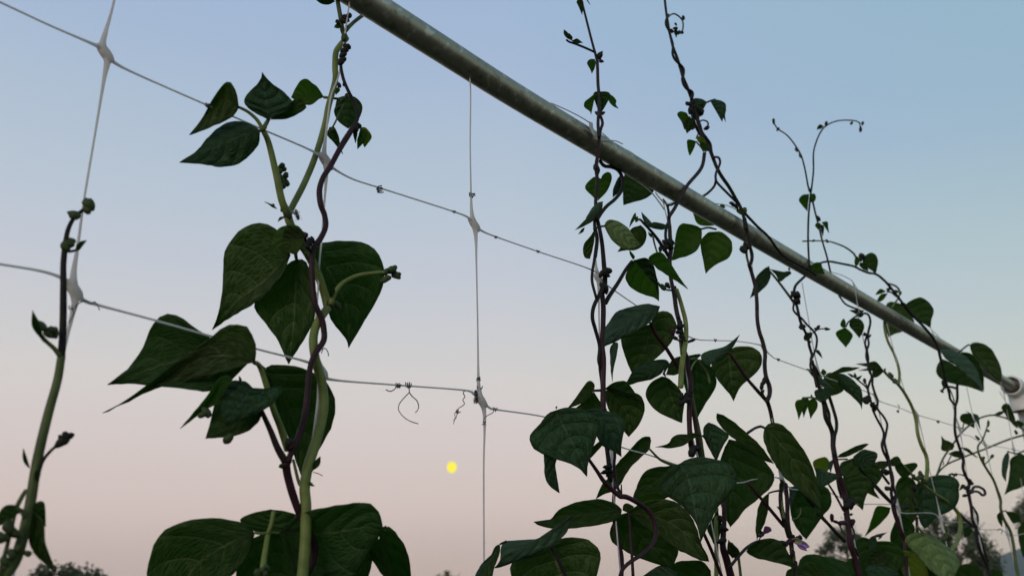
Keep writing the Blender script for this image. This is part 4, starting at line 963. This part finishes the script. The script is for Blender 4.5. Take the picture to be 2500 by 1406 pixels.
# the open mauve flower and the spent ones beside it
fp = thing('bean_flower', 'open mauve bean flower among the vines at lower right', 'flower', tuple(P(1940, 1320)), 'flowers')
del fp['group']
B(1928, 1322, 9, 'bud_purple', .014, tip=(1940, 1316), parent=fp, name='calyx')
for kk, (bs_, l_, tp_, r_, mt) in enumerate((("1932,1318", "1940,1312 1950,1314", "1960,1322", "1940,1326 1952,1330", 'petal_cream'),
        ("1946,1322", "1956,1318 1968,1324", "1977,1334", "1954,1332 1966,1338", 'petal_lilac'),
        ("1944,1326", "1952,1328 1964,1334", "1971,1344", "1950,1336 1960,1342", 'petal_lilac'))):
    f_ = Lf(bs_, l_, tp_, r_, 'u', .016 + .002 * kk, name='petal', parent=fp, cup=.3); f_.data.materials[0] = MATS[mt]; f_.data.materials[1] = MATS[mt]
S("1926,1322 1918,1330 1912,1324", 6, 5, 'stem_dark', .010, name='flower_stalk'); S("1934,1338 1938,1352 1940,1375 1942,1405", 6, 8, 'stem_olive', .006, name='flower_stalk')
for b in ((1910, 1324, 7), (1916, 1330, 7), (1954, 1311, 6), (1948, 1312, 5)): B(*b, 'bud_dark', .012)
S("1914,1332 1918,1346 1924,1356 1932,1358", 8, 9, 'bud_dark', .010, name='spent_flower'); B(1934, 1352, 7, 'bud_purple', .012, tip=(1937, 1342))
S("1936,1306 1942,1318 1946,1310", 7, 6, 'stem_dark', .006, name='flower_stalk')
Lf("2090,1400", "2070,1372 2016,1358 1985,1352 1960,1357 1948,1382", "1950,1440", "2060,1440 2000,1470", 'd', .004, k=.3)
Lf("1936,1386", "1922,1392 1918,1410", "1925,1430", "1958,1390 1984,1410 1960,1440", 'u', .012)
S("1942,1370 1944,1390 1944,1412", 9, 10, 'stem_brown', .014, name='flower_stalk')

Lf("2012,1400", "1992,1376 1972,1372 1962,1384", "1955,1425", "2020,1430", 'u', .010)

# ---- 7: dark braided vine
vine('dark braided vine with two thin shoots forking high above the tube', 2100)
S("2100,1412 2088,1365 2075,1325 2072,1295 2068,1265 2066,1235 2062,1205 2052,1172 2044,1142 2037,1110", 14, 13, 'stem_purple', .004, ground=True)
S("2110,1412 2094,1355 2080,1325 2084,1303 2078,1281 2072,1262", 8, 7, 'stem_purple', .000)
S("2056,1215 2048,1190 2044,1165", 8, 7, 'stem_dark', -.004)
S("2038,1114 2034,1088 2033,1062 2028,1044 2016,1020 2012,992 2006,966 1998,938 1989,906 1983,880", 13, 7, 'stem_dark', .002, .004)
S("2036,1110 2036,1088 2038,1064 2042,1048 2042,1028 2036,1004 2026,972 2020,955", 8, 8, 'stem_dark', .010, .006)
S("2033,1050 2026,1030 2024,1010 2018,992 2010,968", 7, 7, 'stem_dark', .005)
S("2002,924 1996,908 1988,893 1980,880 1982,866 1976,845 1972,824 1961,800 1954,784 1948,758 1943,736 1938,718", 7, 7, 'stem_dark', .003, .003)
S("1994,945 1987,915 1979,896 1980,880 1987,864 1993,846 1994,824 1986,808 1970,792 1958,778 1946,768 1937,756 1938,740", 6, 5, 'stem_brown', .009, .004)
S("1938,716 1942,698 1956,683 1968,672", 7, 6, 'stem_dark', .004, -.012)
for b in ((1940, 718, 9), (1948, 720, 8), (1934, 722, 6), (1944, 734, 8), (1948, 738, 6), (1960, 796, 7), (1956, 800, 6)): B(*b, 'bud_dark', .006)
S("1986,812 1998,804 2016,802", 4, 3, 'stem_dark', .008, name='flower_stalk')
for b in ((1997, 799, 5), (1992, 803, 4), (2018, 803, 5)): B(*b, 'bud_dark', .008)
B(2020, 803, 3.5, 'bud_dark', .008, tip=(2027, 804))
Lf("1984,812", "1970,812 1962,822", "1963,830", "1982,822 1972,832", 'd', .008)
Lf("1970,830", "1976,830", "1982,835", "1974,838", 'd', .008)
Lf("1990,857", "1998,854 2005,864", "2008,875", "1998,864", 'd', .006)
Lf("2040,954", "2026,938 2008,924 1986,909 1978,902", "1968,899", "2024,956 2008,944 1990,926", 'P', .018, k=.4)
Lf("2046,910", "2024,910 2012,922 2008,940", "2030,966", "2060,930 2060,952 2044,962", 'u', .000)
Lf("2046,911", "2058,912 2074,920 2090,934 2102,948 2106,968", "2104,999", "2046,932 2060,950 2080,968 2098,985", 'T', .014, k=.3, mid="2070,940 2094,972")
Lf("2030,911", "2044,903 2058,896 2080,896", "2100,897", "2052,910 2080,905", 'd', .004)
Lf("2012,918", "2004,910", "2009,900", "2018,908", 'g', .004)
Lf("2026,945", "1998,950 1988,956", "1992,974", "2030,965 2010,980", 'T', .016)
S("2014,920 2022,912 2034,911 2048,911", 4, 4, 'stem_olive', .004, name='petiole')
Lf("1960,974", "1946,977 1941,986 1945,1004", "1950,1024", "1966,984 1958,1004", 'g', .012)
Lf("1970,969", "1958,970 1956,988", "1962,1019", "1976,980 1968,1002", 'g', .010)
Lf("1988,972", "1977,976 1972,994 1976,1010", "1979,1022", "1996,982 1995,996 1986,1010", 'g', .014)
S("1962,973 1974,970 1990,972 2006,981", 4, 5, 'stem_olive', .010, .006, name='petiole')
Lf("1982,970", "1979,966", "1981,962", "1984,968", 'd', .012, name='bract')
# shoots above the tube
S("1976,652 1973,590 1974,530 1978,486 1980,465", 5, 5, 'stem_brown', .013, .004, name='side_shoot')
S("2029,670 2018,624 2008,590 2000,556 1992,526 1985,496 1979,470", 4.5, 4.5, 'stem_brown', .004, name='side_shoot')
S("1979,468 1973,455 1966,417 1957,383 1944,359 1923,332 1899,315 1891,303", 4.5, 3, 'stem_dark', .004, name='side_shoot')
S("1980,468 1982,455 1986,417 1986,376 1992,349 2004,322 2019,306 2043,296 2070,294 2090,296 2100,302", 4.5, 3, 'stem_dark', .005, name='side_shoot')
B(1889, 297, 4, 'bud_dark', .004, tip=(1889, 289)); B(1899, 316, 4, 'bud_dark', .004); B(1945, 366, 5, 'bud_green', .005); B(1954, 380, 4.5, 'bud_green', .005, tip=(1957, 386))
B(2017, 303, 4.5, 'bud_dark', .005, tip=(2018, 296)); B(2079, 301, 4, 'bud_dark', .005); B(2101, 315, 4.5, 'bud_dark', .005, tip=(2101, 323)); B(2106, 302, 4, 'bud_dark', .005); B(1977, 464, 5, 'bud_dark', .005)
S("2099,300 2100,308 2101,314", 3, 3, 'stem_dark', .005, name='flower_stalk')
Lf("2011,308", "2002,304 1996,310", "1994,317", "2006,314", 'd', .005)
Lf("1975,474", "1960,476 1950,488 1957,500", "1971,516", "1974,488 1970,504", 'g', .008)
Lf("1978,474", "1976,486 1980,494", "1986,494", "1988,473 1992,480 1991,488", 'g', .010)
Lf("2003,545", "1993,545 1990,552", "1998,561", "2004,556", 'g', .008)
Lf("2004,548", "2004,560", "2009,578", "2012,554", 'd', .010)
Lf("2006,543", "2014,552 2019,560", "2024,569", "2020,541 2022,554", 'g', .008)
B(1998, 533, 5, 'bud_dark', .006, tip=(2002, 540))
S("2089,627 2083,618 2064,604 2040,594 2020,589 1986,588 1959,589", 5, 3, 'stem_olive', .006, name='side_shoot')
B(2019, 589, 4, 'bud_green', .006); B(1986, 588, 3.5, 'bud_green', .006); B(1966, 589, 2.5, 'bud_green', .006, tip=(1958, 589))
S("1990,650 2004,642 2016,639 2030,639 2056,644 2084,650 2100,658 2120,666 2140,670 2160,686 2174,702 2190,722 2208,746 2224,766 2246,788 2266,810 2282,832 2293,858", 5, 7, 'stem_dark', .014, .026, name='side_shoot')
Lf("1981,648", "1992,641 2004,642 2008,654", "2014,669", "1983,662 1996,668", 'g', .020)
Lf("1975,645", "1970,655 1976,664", "1986,666", "1984,652", 'd', .016)
Lf("2112,624", "2126,617 2138,622 2144,636 2142,652", "2138,669", "2106,642 2118,654 2130,662", 'u', .008)
Lf("2089,625", "2086,640", "2089,651", "2098,630 2097,644", 'g', .012)
B(2105, 627, 8, 'bud_dark', .012); B(2099, 634, 6, 'bud_dark', .012)
Lf("2100,640", "2098,648 2108,658", "2120,662", "2112,644 2118,652", 'd', .010)
S("2168,692 2186,698 2196,710 2194,726 2186,738 2178,750", 5, 4, 'stem_green', .012, .006, name='petiole')
S("2166,712 2176,714 2188,724", 4, 4, 'stem_dark', .012, name='petiole')
Lf("2163,711", "2150,705 2142,712", "2137,720", "2153,716", 'g', .012)
Lf("2167,716", "2152,718 2144,728", "2141,736", "2160,728 2150,736", 'g', .012)
B(2170, 706, 5, 'bud_green', .012); B(2188, 712, 5, 'bud_dark', .014)
Lf("2196,716", "2198,712", "2202,712", "2200,720", 'd', .012, name='bract')
Lf("2210,744", "2220,736 2234,729 2250,726 2266,736 2278,752 2279,766 2274,780", "2272,801", "2224,764 2246,784 2262,794", 'd', .008, k=-.1)
S("2200,742 2206,740 2212,745", 4, 4, 'stem_dark', .012, name='petiole')
Lf("2208,745", "2182,737 2163,745 2160,790", "2169,823", "2232,787 2206,808 2185,815", 'u', -.04, k=-.1)
S("2062,1320 2040,1299 2020,1277 1996,1254", 8, 7, 'stem_dark', .002, .004, name='petiole')
S("2060,1246 2040,1209 2022,1180", 6, 5, 'stem_purple', .002, name='petiole')
for b in ((2074, 1226, 11), (2080, 1222, 9), (2068, 1234, 9), (2078, 1234, 8)): B(*b, 'bud_dark', .008)
for b in ((2054, 1276, 7), (2062, 1276, 7)): B(*b, 'bud_purple', .010)
B(2031, 1264, 6, 'bud_purple', .010, tip=(2031, 1253)); B(2040, 1273, 5, 'bud_purple', .010, tip=(2049, 1276)); B(2081, 1275, 8, 'bud_purple', .008, tip=(2084, 1266))
S("2062,1302 2054,1290 2049,1278", 5, 4, 'stem_olive', .006, name='flower_stalk'); S("2032,1268 2038,1273 2048,1276", 4, 4, 'bud_dark', .010, name='flower_stalk')
Lf("2072,1256", "2064,1252", "2058,1254", "2066,1260", 'd', .006, name='bract'); Lf("2072,1256", "2078,1252", "2083,1254", "2078,1259", 'd', .006, name='bract')
Lf("2022,1121", "2015,1115 2002,1117 1990,1122 1984,1131", "1995,1162", "2027,1135 2018,1152", 'y', -.006)
Lf("1990,1143", "2004,1145 2027,1153 2044,1157", "2053,1164", "1994,1172 2004,1189 2020,1183 2036,1173", 'P', .000, k=.3)
Lf("2033,1121", "2021,1132", "2028,1154", "2034,1132", 'P', .004)
Lf("2044,1116", "2052,1108 2070,1098 2094,1087 2112,1082", "2121,1084", "2064,1115 2086,1106 2106,1096", 'd', .010)
Lf("2084,1113", "2106,1097 2122,1099 2138,1103 2143,1112", "2134,1132", "2082,1132 2105,1142 2122,1140", 'T', .012, k=.4)
Lf("2082,1118", "2055,1128 2050,1145 2058,1165 2080,1185 2110,1200", "2148,1217", "2112,1116 2137,1128 2148,1146 2154,1163 2141,1181 2132,1190 2137,1204", 'u', -.012, k=-.1)
Lf("2058,1166", "2048,1185 2058,1210 2085,1228 2098,1237", "2106,1245", "2070,1161 2088,1156 2104,1157 2121,1168 2130,1182 2119,1200 2111,1222", 'd', -.004, k=-.1)
S("2174,1224 2136,1183 2118,1164 2097,1141", 8, 6, 'stem_dark', .006, .000, name='petiole')
S("2068,1120 2050,1121 2034,1121", 4, 4, 'stem_dark', .000, name='petiole')
Lf("2135,1321", "2108,1310 2092,1318 2088,1350 2108,1390", "2140,1430", "2175,1322 2206,1345 2204,1380 2172,1410", 'd', -.014, k=-.2)
Lf("2128,1313", "2140,1304", "2165,1299", "2155,1309 2142,1317", 'P', .004)
Lf("2136,1306", "2124,1312 2120,1325", "2124,1345", "2142,1325 2134,1342", 'T', .004)
Lf("2196,1399", "2172,1385 2144,1377 2122,1378 2112,1390", "2105,1440", "2180,1450 2140,1460", 'T', .010, k=.4)

Lf("2118,1402", "2100,1366 2076,1362 2058,1384", "2040,1430", "2118,1440", 'd', .006)
Lf("2206,1320", "2182,1330 2170,1368", "2186,1426", "2236,1338 2242,1388", 'd', -.010)
Lf("2160,1345", "2140,1340 2124,1352", "2118,1384", "2168,1372 2142,1390", 'u', -.002)
Lf("2290,1402", "2272,1384 2252,1380 2240,1396", "2236,1430", "2300,1440", 'd', .012)

# ---- 8
vine('dark double stemmed vine under the tube with paired heart leaves', 2210)
S("2212,1412 2210,1330 2200,1298 2190,1268 2182,1240 2180,1212", 9, 12, 'stem_purple', .002, ground=True)
S("2182,1228 2176,1203 2180,1176 2178,1158 2171,1136 2166,1120 2157,1102 2153,1084 2158,1064 2154,1046 2140,1020 2130,998", 8, 5.5, 'stem_dark', .002, .004)
S("2183,1232 2187,1210 2180,1186 2176,1166 2173,1142 2170,1120 2164,1100 2159,1080 2163,1058 2166,1036 2158,1018 2142,998", 7, 5.5, 'stem_dark', .008, .003)
S("2132,996 2124,972 2119,950 2123,934 2128,920 2124,906 2120,888 2115,872 2116,856 2121,840 2119,824", 6, 5, 'stem_dark', .004, .004)
S("2140,998 2143,980 2136,960 2130,940 2130,922 2122,906 2119,892 2120,876 2117,856 2112,838 2116,820", 5.5, 5, 'stem_dark', .009, .005)
S("2117,824 2121,806 2125,786 2121,770 2112,765 2098,768", 6, 5, 'stem_dark', .004, .000)
S("2098,756 2080,750 2064,742 2054,730 2048,722", 5, 4, 'stem_dark', .006, -.010, name='side_shoot')
for b in ((2132, 991, 8), (2136, 995, 7), (2117, 976, 9), (2113, 980, 7), (2120, 970, 6), (2116, 818, 5), (2110, 816, 4), (2123, 820, 4), (2160, 1150, 8), (2166, 1154, 7), (2168, 1192, 7), (2133, 984, 3)): B(*b, 'bud_dark', .008)
B(2111, 930, 5, 'bud_dark', .008, tip=(2110, 923))
S("2118,952 2116,942 2112,932", 4, 3, 'stem_dark', .006, name='flower_stalk'); S("2118,950 2112,942 2100,932 2088,922", 4, 4, 'stem_dark', .006, name='petiole')
Lf("2088,922", "2078,920", "2069,911", "2080,914", 'd', .008); Lf("2088,922", "2084,916", "2087,909", "2092,918", 'd', .008); Lf("2088,922", "2096,922", "2105,916", "2098,926", 'd', .008)
Lf("2110,758", "2092,756", "2073,757", "2098,770 2084,764", 'T', .006); Lf("2112,762", "2100,768", "2090,774", "2104,774", 'd', .004)
Lf("2064,800", "2052,804 2040,812 2046,826", "2065,848", "2072,806 2082,818 2078,830", 'g', .004)
Lf("2062,803", "2052,795 2054,784", "2060,777", "2065,788", 'g', .002)
Lf("2075,781", "2074,796 2084,808", "2098,825", "2086,776 2102,780 2110,794 2107,810", 'd', .002)
S("2065,798 2070,788 2076,782 2086,774 2096,768", 4, 4, 'stem_dark', .004, name='petiole')
Lf("2158,906", "2150,895 2136,882 2118,885", "2089,888", "2140,898 2114,894", 'u', .006)
Lf("2158,906", "2136,896", "2095,904", "2140,906 2118,904", 'u', .010)
Lf("2158,906", "2146,897 2130,906", "2132,922", "2150,914 2142,920", 'd', .012)
S("2132,1183 2152,1205 2174,1226", 6, 7, 'stem_dark', .004, name='petiole')
S("2134,1127 2146,1148 2158,1164 2170,1180", 6, 7, 'stem_dark', .004, name='petiole')
Lf("2174,1239", "2160,1236 2144,1234 2136,1243 2128,1265 2120,1289", "2111,1309", "2170,1253 2156,1271 2136,1289", 'g', -.006)
Lf("2170,1126", "2154,1125 2141,1127", "2132,1134", "2168,1137 2154,1146 2145,1142", 'u', -.006)
Lf("2170,1128", "2178,1118 2190,1113 2198,1120", "2201,1130", "2180,1138", 'u', -.002)
Lf("2194,1122", "2184,1136 2190,1152", "2204,1168", "2203,1130 2214,1146 2224,1157", 'd', .006)
Lf("2206,1134", "2218,1131 2232,1129 2240,1133 2238,1141", "2226,1154", "2212,1144 2220,1151", 'd', .000)

# ---- 9: bright green vine on the right
vine('bright yellow green vine hanging below the tube on the right', 2250)
S("2324,1341 2338,1319 2345,1289 2342,1261 2331,1241 2310,1222 2280,1203 2260,1187 2240,1172", 11, 6, 'stem_green', .010, .006, name='side_shoot')
S("2300,1412 2312,1370 2324,1341", 12, 11, 'stem_green', .004, .010, ground=True)
S("2262,1172 2264,1136 2261,1112 2250,1088 2241,1060 2236,1024 2226,992 2210,962 2194,940 2172,921 2158,906", 10, 6, 'stem_green', .006, .010)
S("2194,940 2196,918 2195,904 2190,884 2181,860 2168,834 2161,810 2159,786 2162,772", 7, 6, 'stem_green', .006, -.012)
for b in ((2174, 915, 6), (2178, 920, 5), (2186, 928, 5), (2182, 932, 4), (2246, 1165, 7), (2238, 1168, 6), (2246, 1156, 6), (2254, 1172, 7), (2230, 1164, 6), (2262, 1176, 6), (2252, 1160, 5)): B(*b, 'bud_green', .010)
Lf("2158,906", "2158,900", "2163,899", "2162,906", 'g', .012, name='bract')
S("2240,1172 2224,1156 2208,1138", 6, 6, 'stem_green', .008, name='petiole')
S("2336,1246 2352,1263 2370,1279 2384,1288", 7, 6, 'stem_dark', .006, .002, name='side_shoot')
Lf("2252,1171", "2236,1185 2236,1230 2245,1272", "2258,1291", "2268,1163 2290,1159 2316,1160 2334,1167 2343,1182 2340,1196 2342,1211 2332,1237 2312,1251 2286,1262", 'T', -.012, k=.15)
Lf("2215,1161", "2198,1166 2187,1185 2188,1212 2198,1248", "2215,1292", "2236,1178 2242,1215 2240,1258", 'u', -.006, k=-.2)
Lf("2200,1250", "2184,1275 2174,1305 2175,1328", "2190,1347", "2232,1282 2226,1312", 'd', -.012)
Lf("2254,1301", "2234,1299 2218,1306 2209,1316 2212,1330 2232,1350 2252,1372 2280,1398", "2330,1432", "2268,1304 2290,1317 2320,1339 2338,1361 2344,1376 2338,1390 2330,1408", 'B', .026, mid="2276,1328 2296,1358 2314,1390", k=.45)
Lf("2226,1346", "2206,1344 2193,1360 2200,1386", "2214,1424", "2242,1360 2264,1390 2262,1424", 'y', .010, k=-.2)
Lf("2264,1396", "2262,1384", "2280,1400", "2282,1412", 'd', .014)
S("2240,1285 2248,1294 2256,1302", 6, 6, 'stem_green', .016, name='petiole')
Lf("2402,1406", "2386,1382 2364,1375 2344,1380 2332,1394", "2325,1430", "2390,1440 2350,1450", 'd', .000)
S("2232,1193 2226,1208 2230,1225 2238,1240", 4, 4, 'stem_dark', .004, name='flower_stalk')
for b in ((2232, 1193, 7), (2212, 1238, 6), (2238, 1240, 6), (2204, 1240, 4)): B(*b, 'bud_dark', .006)
for b in ((2312, 1308, 8), (2306, 1314, 7), (2318, 1312, 6)): B(*b, 'bud_green', .004)
B(2310, 1292, 5, 'bud_green', .004, tip=(2309, 1282))
S("2238,1262 2239,1290 2240,1308", 7, 7, 'stem_dark', .000, name='petiole'); S("2250,1412 2248,1382 2246,1358", 9, 8, 'stem_dark', -.006, name='petiole')

# ---- 10
vine('dark vine at the lower end of the tube under the pair of broad drooping leaves', 2415)
S("2418,1412 2410,1381 2398,1355 2387,1325 2384,1300 2381,1284 2374,1266 2371,1238 2366,1214 2361,1192", 8, 7, 'stem_dark', .004, ground=True)
S("2412,1371 2402,1341 2392,1309 2384,1290 2387,1272 2385,1254 2374,1236", 6, 6, 'stem_dark', .000)
S("2362,1200 2366,1180 2358,1162 2351,1142 2352,1124 2348,1108 2341,1088 2333,1062 2331,1038 2332,1008 2332,990", 8, 6.5, 'stem_dark', .006, .006)
S("2332,990 2337,975 2337,944 2337,896", 7, 6, 'stem_dark', .006, .014, name='petiole')
S("2331,988 2320,974 2318,962 2314,948 2308,930 2302,902 2296,876 2292,858", 6, 6, 'stem_dark', .006, .022)
S("2330,980 2325,964 2318,948", 3, 3, 'stem_dark', .006, name='tendril')
S("2300,955 2306,946 2320,944 2335,948", 5, 6, 'stem_dark', .010, name='tendril'); B(2300, 955, 4, 'bud_dark', .010)
Lf("2302,926", "2298,932 2302,944", "2308,950", "2310,936", 'd', .008)
Lf("2293,854", "2308,852 2326,856 2346,863 2370,881 2385,902 2394,926", "2402,955", "2311,877 2332,890 2350,901 2368,914 2382,932", 'P', .036, k=.5)
Lf("2334,893", "2302,876 2292,885 2286,897 2285,907 2290,917 2298,925 2314,933 2338,939 2368,945", "2401,957", "2352,900 2372,918 2388,938", 'd', .020, k=-.1)
Lf("2345,863", "2368,882 2385,905 2394,930", "2402,955", "2356,860 2372,864 2387,882 2397,902 2402,925", 'd', .028)
Lf("2368,843", "2374,837 2386,836 2404,840 2416,848 2428,863 2438,883 2444,900 2446,914", "2443,932", "2370,854 2378,870 2396,894 2416,911 2432,925", 'u', .024, k=-.1)
S("2340,861 2354,849 2364,842 2369,843", 4, 4, 'stem_dark', .026, name='petiole')
S("2358,1163 2346,1158 2330,1157 2316,1158", 3.5, 3, 'stem_dark', .006, name='flower_stalk')
for b in ((2334, 1158, 3.5), (2326, 1157, 3.5), (2320, 1158, 3), (2330, 1160, 3), (2368, 1174, 6), (2371, 1180, 5), (2355, 1209, 5), (2364, 1200, 6), (2360, 1190, 6)): B(*b, 'bud_dark', .008)
S("2366,1204 2374,1194 2379,1188 2390,1188 2402,1195 2405,1205 2398,1208 2390,1201 2380,1199 2370,1203", 7, 6, 'bud_purple', .010, name='flower_stalk')
Lf("2357,1183", "2348,1182 2344,1190", "2341,1197", "2354,1189 2348,1194", 'u', .006)
Lf("2360,1285", "2354,1292", "2354,1312", "2374,1292 2368,1306", 'd', -.004)
S("2372,1286 2364,1284 2356,1290", 3, 3, 'stem_dark', .000, name='petiole')
S("2410,1384 2398,1378 2384,1368", 4, 4, 'stem_dark', .004, name='petiole')
Lf("2422,1398", "2420,1388 2432,1389 2446,1396", "2455,1430", "2420,1420", 'd', .000)

# ---- 11: thin green tangle at the right edge
vine('thin tangled green vine by the white elbow at the right edge', 2488)
S("2487,1412 2480,1375 2474,1329 2466,1295 2450,1265 2443,1240 2443,1220 2435,1196 2425,1170 2410,1146 2397,1124 2388,1103", 8, 5.5, 'stem_olive', .004, ground=True)
S("2388,1103 2388,1088 2397,1076 2404,1060 2411,1038 2413,1026", 5, 3, 'stem_olive', .004)
B(2413, 1034, 4, 'bud_green', .004, tip=(2413, 1026)); B(2411, 1051, 4, 'bud_green', .004); B(2399, 1119, 5, 'bud_green', .004); B(2422, 1114, 4.5, 'bud_green', .004, tip=(2426, 1109)); B(2386, 1068, 4, 'bud_dark', .004, tip=(2392, 1074))
S("2403,1132 2402,1124 2400,1119", 3, 3, 'stem_olive', .004, name='petiole'); S("2404,1133 2412,1126 2421,1116", 3, 3, 'stem_olive', .004, name='petiole')
S("2286,1162 2292,1146 2300,1124 2313,1102 2330,1079 2340,1064 2356,1047 2378,1030 2398,1018 2422,1013 2440,1016 2460,1022 2476,1032 2500,1050", 5, 4, 'stem_olive', -.006, name='side_shoot')
S("2287,1160 2296,1147 2314,1132 2344,1119 2374,1107 2404,1096 2440,1081 2470,1070 2505,1060", 4, 5, 'stem_olive', -.010, name='side_shoot')
S("2312,1132 2318,1120 2324,1108", 3, 3, 'stem_olive', -.008, name='petiole'); S("2300,1122 2304,1130 2302,1134", 2.5, 2.5, 'stem_olive', -.008, name='tendril')
S("2352,1044 2346,1045 2340,1044", 3, 3, 'stem_dark', -.006, name='tendril'); S("2350,1046 2352,1038 2353,1032", 3, 3, 'stem_dark', -.006, name='petiole')
Lf("2370,1008", "2350,1010 2343,1019 2347,1029 2364,1038", "2379,1045", "2374,1016 2379,1030", 'u', -.004)
Lf("2373,1008", "2380,1024 2388,1034", "2394,1050", "2388,1014 2391,1030", 'P', -.004)
Lf("2368,1008", "2362,1005", "2358,1002", "2366,1010", 'd', -.004)
Lf("2449,987", "2445,997 2454,1011 2465,1028", "2484,1046", "2458,984 2466,990 2476,1014 2482,1034", 'u', -.002)
Lf("2456,1003", "2440,1004", "2424,1013", "2442,1013", 'T', .000)
Lf("2484,1024", "2478,1034", "2490,1046", "2500,1034", 'd', -.006)
Lf("2326,1097", "2310,1101 2298,1097 2299,1080", "2298,1063", "2330,1086 2318,1077 2304,1072", 'u', -.004)
Lf("2356,1110", "2344,1117 2330,1115", "2314,1107", "2348,1102 2332,1100", 'd', -.004)
Lf("2342,1091", "2362,1094 2374,1104", "2388,1118", "2360,1098 2370,1108", 'd', -.008)
Lf("2481,1062", "2476,1054", "2478,1048", "2486,1056", 'd', -.004)
Lf("2461,1101", "2451,1114 2446,1134 2446,1158", "2456,1176", "2464,1114 2462,1135 2457,1158", 'P', .010)
Lf("2482,1110", "2467,1120 2465,1144 2462,1172 2457,1194", "2452,1208", "2494,1106 2512,1124 2516,1172 2490,1191 2470,1197", 'd', .004, k=.2)
S("2460,1101 2474,1106 2486,1106 2505,1098", 3, 4, 'stem_dark', .006, name='petiole')
Lf("2505,1266", "2486,1288 2486,1310 2491,1336", "2498,1360", "2520,1300 2515,1340", 'u', .002)
Lf("2441,1249", "2434,1258 2438,1274", "2447,1286", "2447,1262", 'd', .006)
Lf("2454,1247", "2476,1250 2489,1261", "2492,1271", "2462,1260 2474,1277", 'd', .006)
S("2444,1255 2448,1248 2456,1246", 3, 3, 'stem_dark', .006, name='petiole')
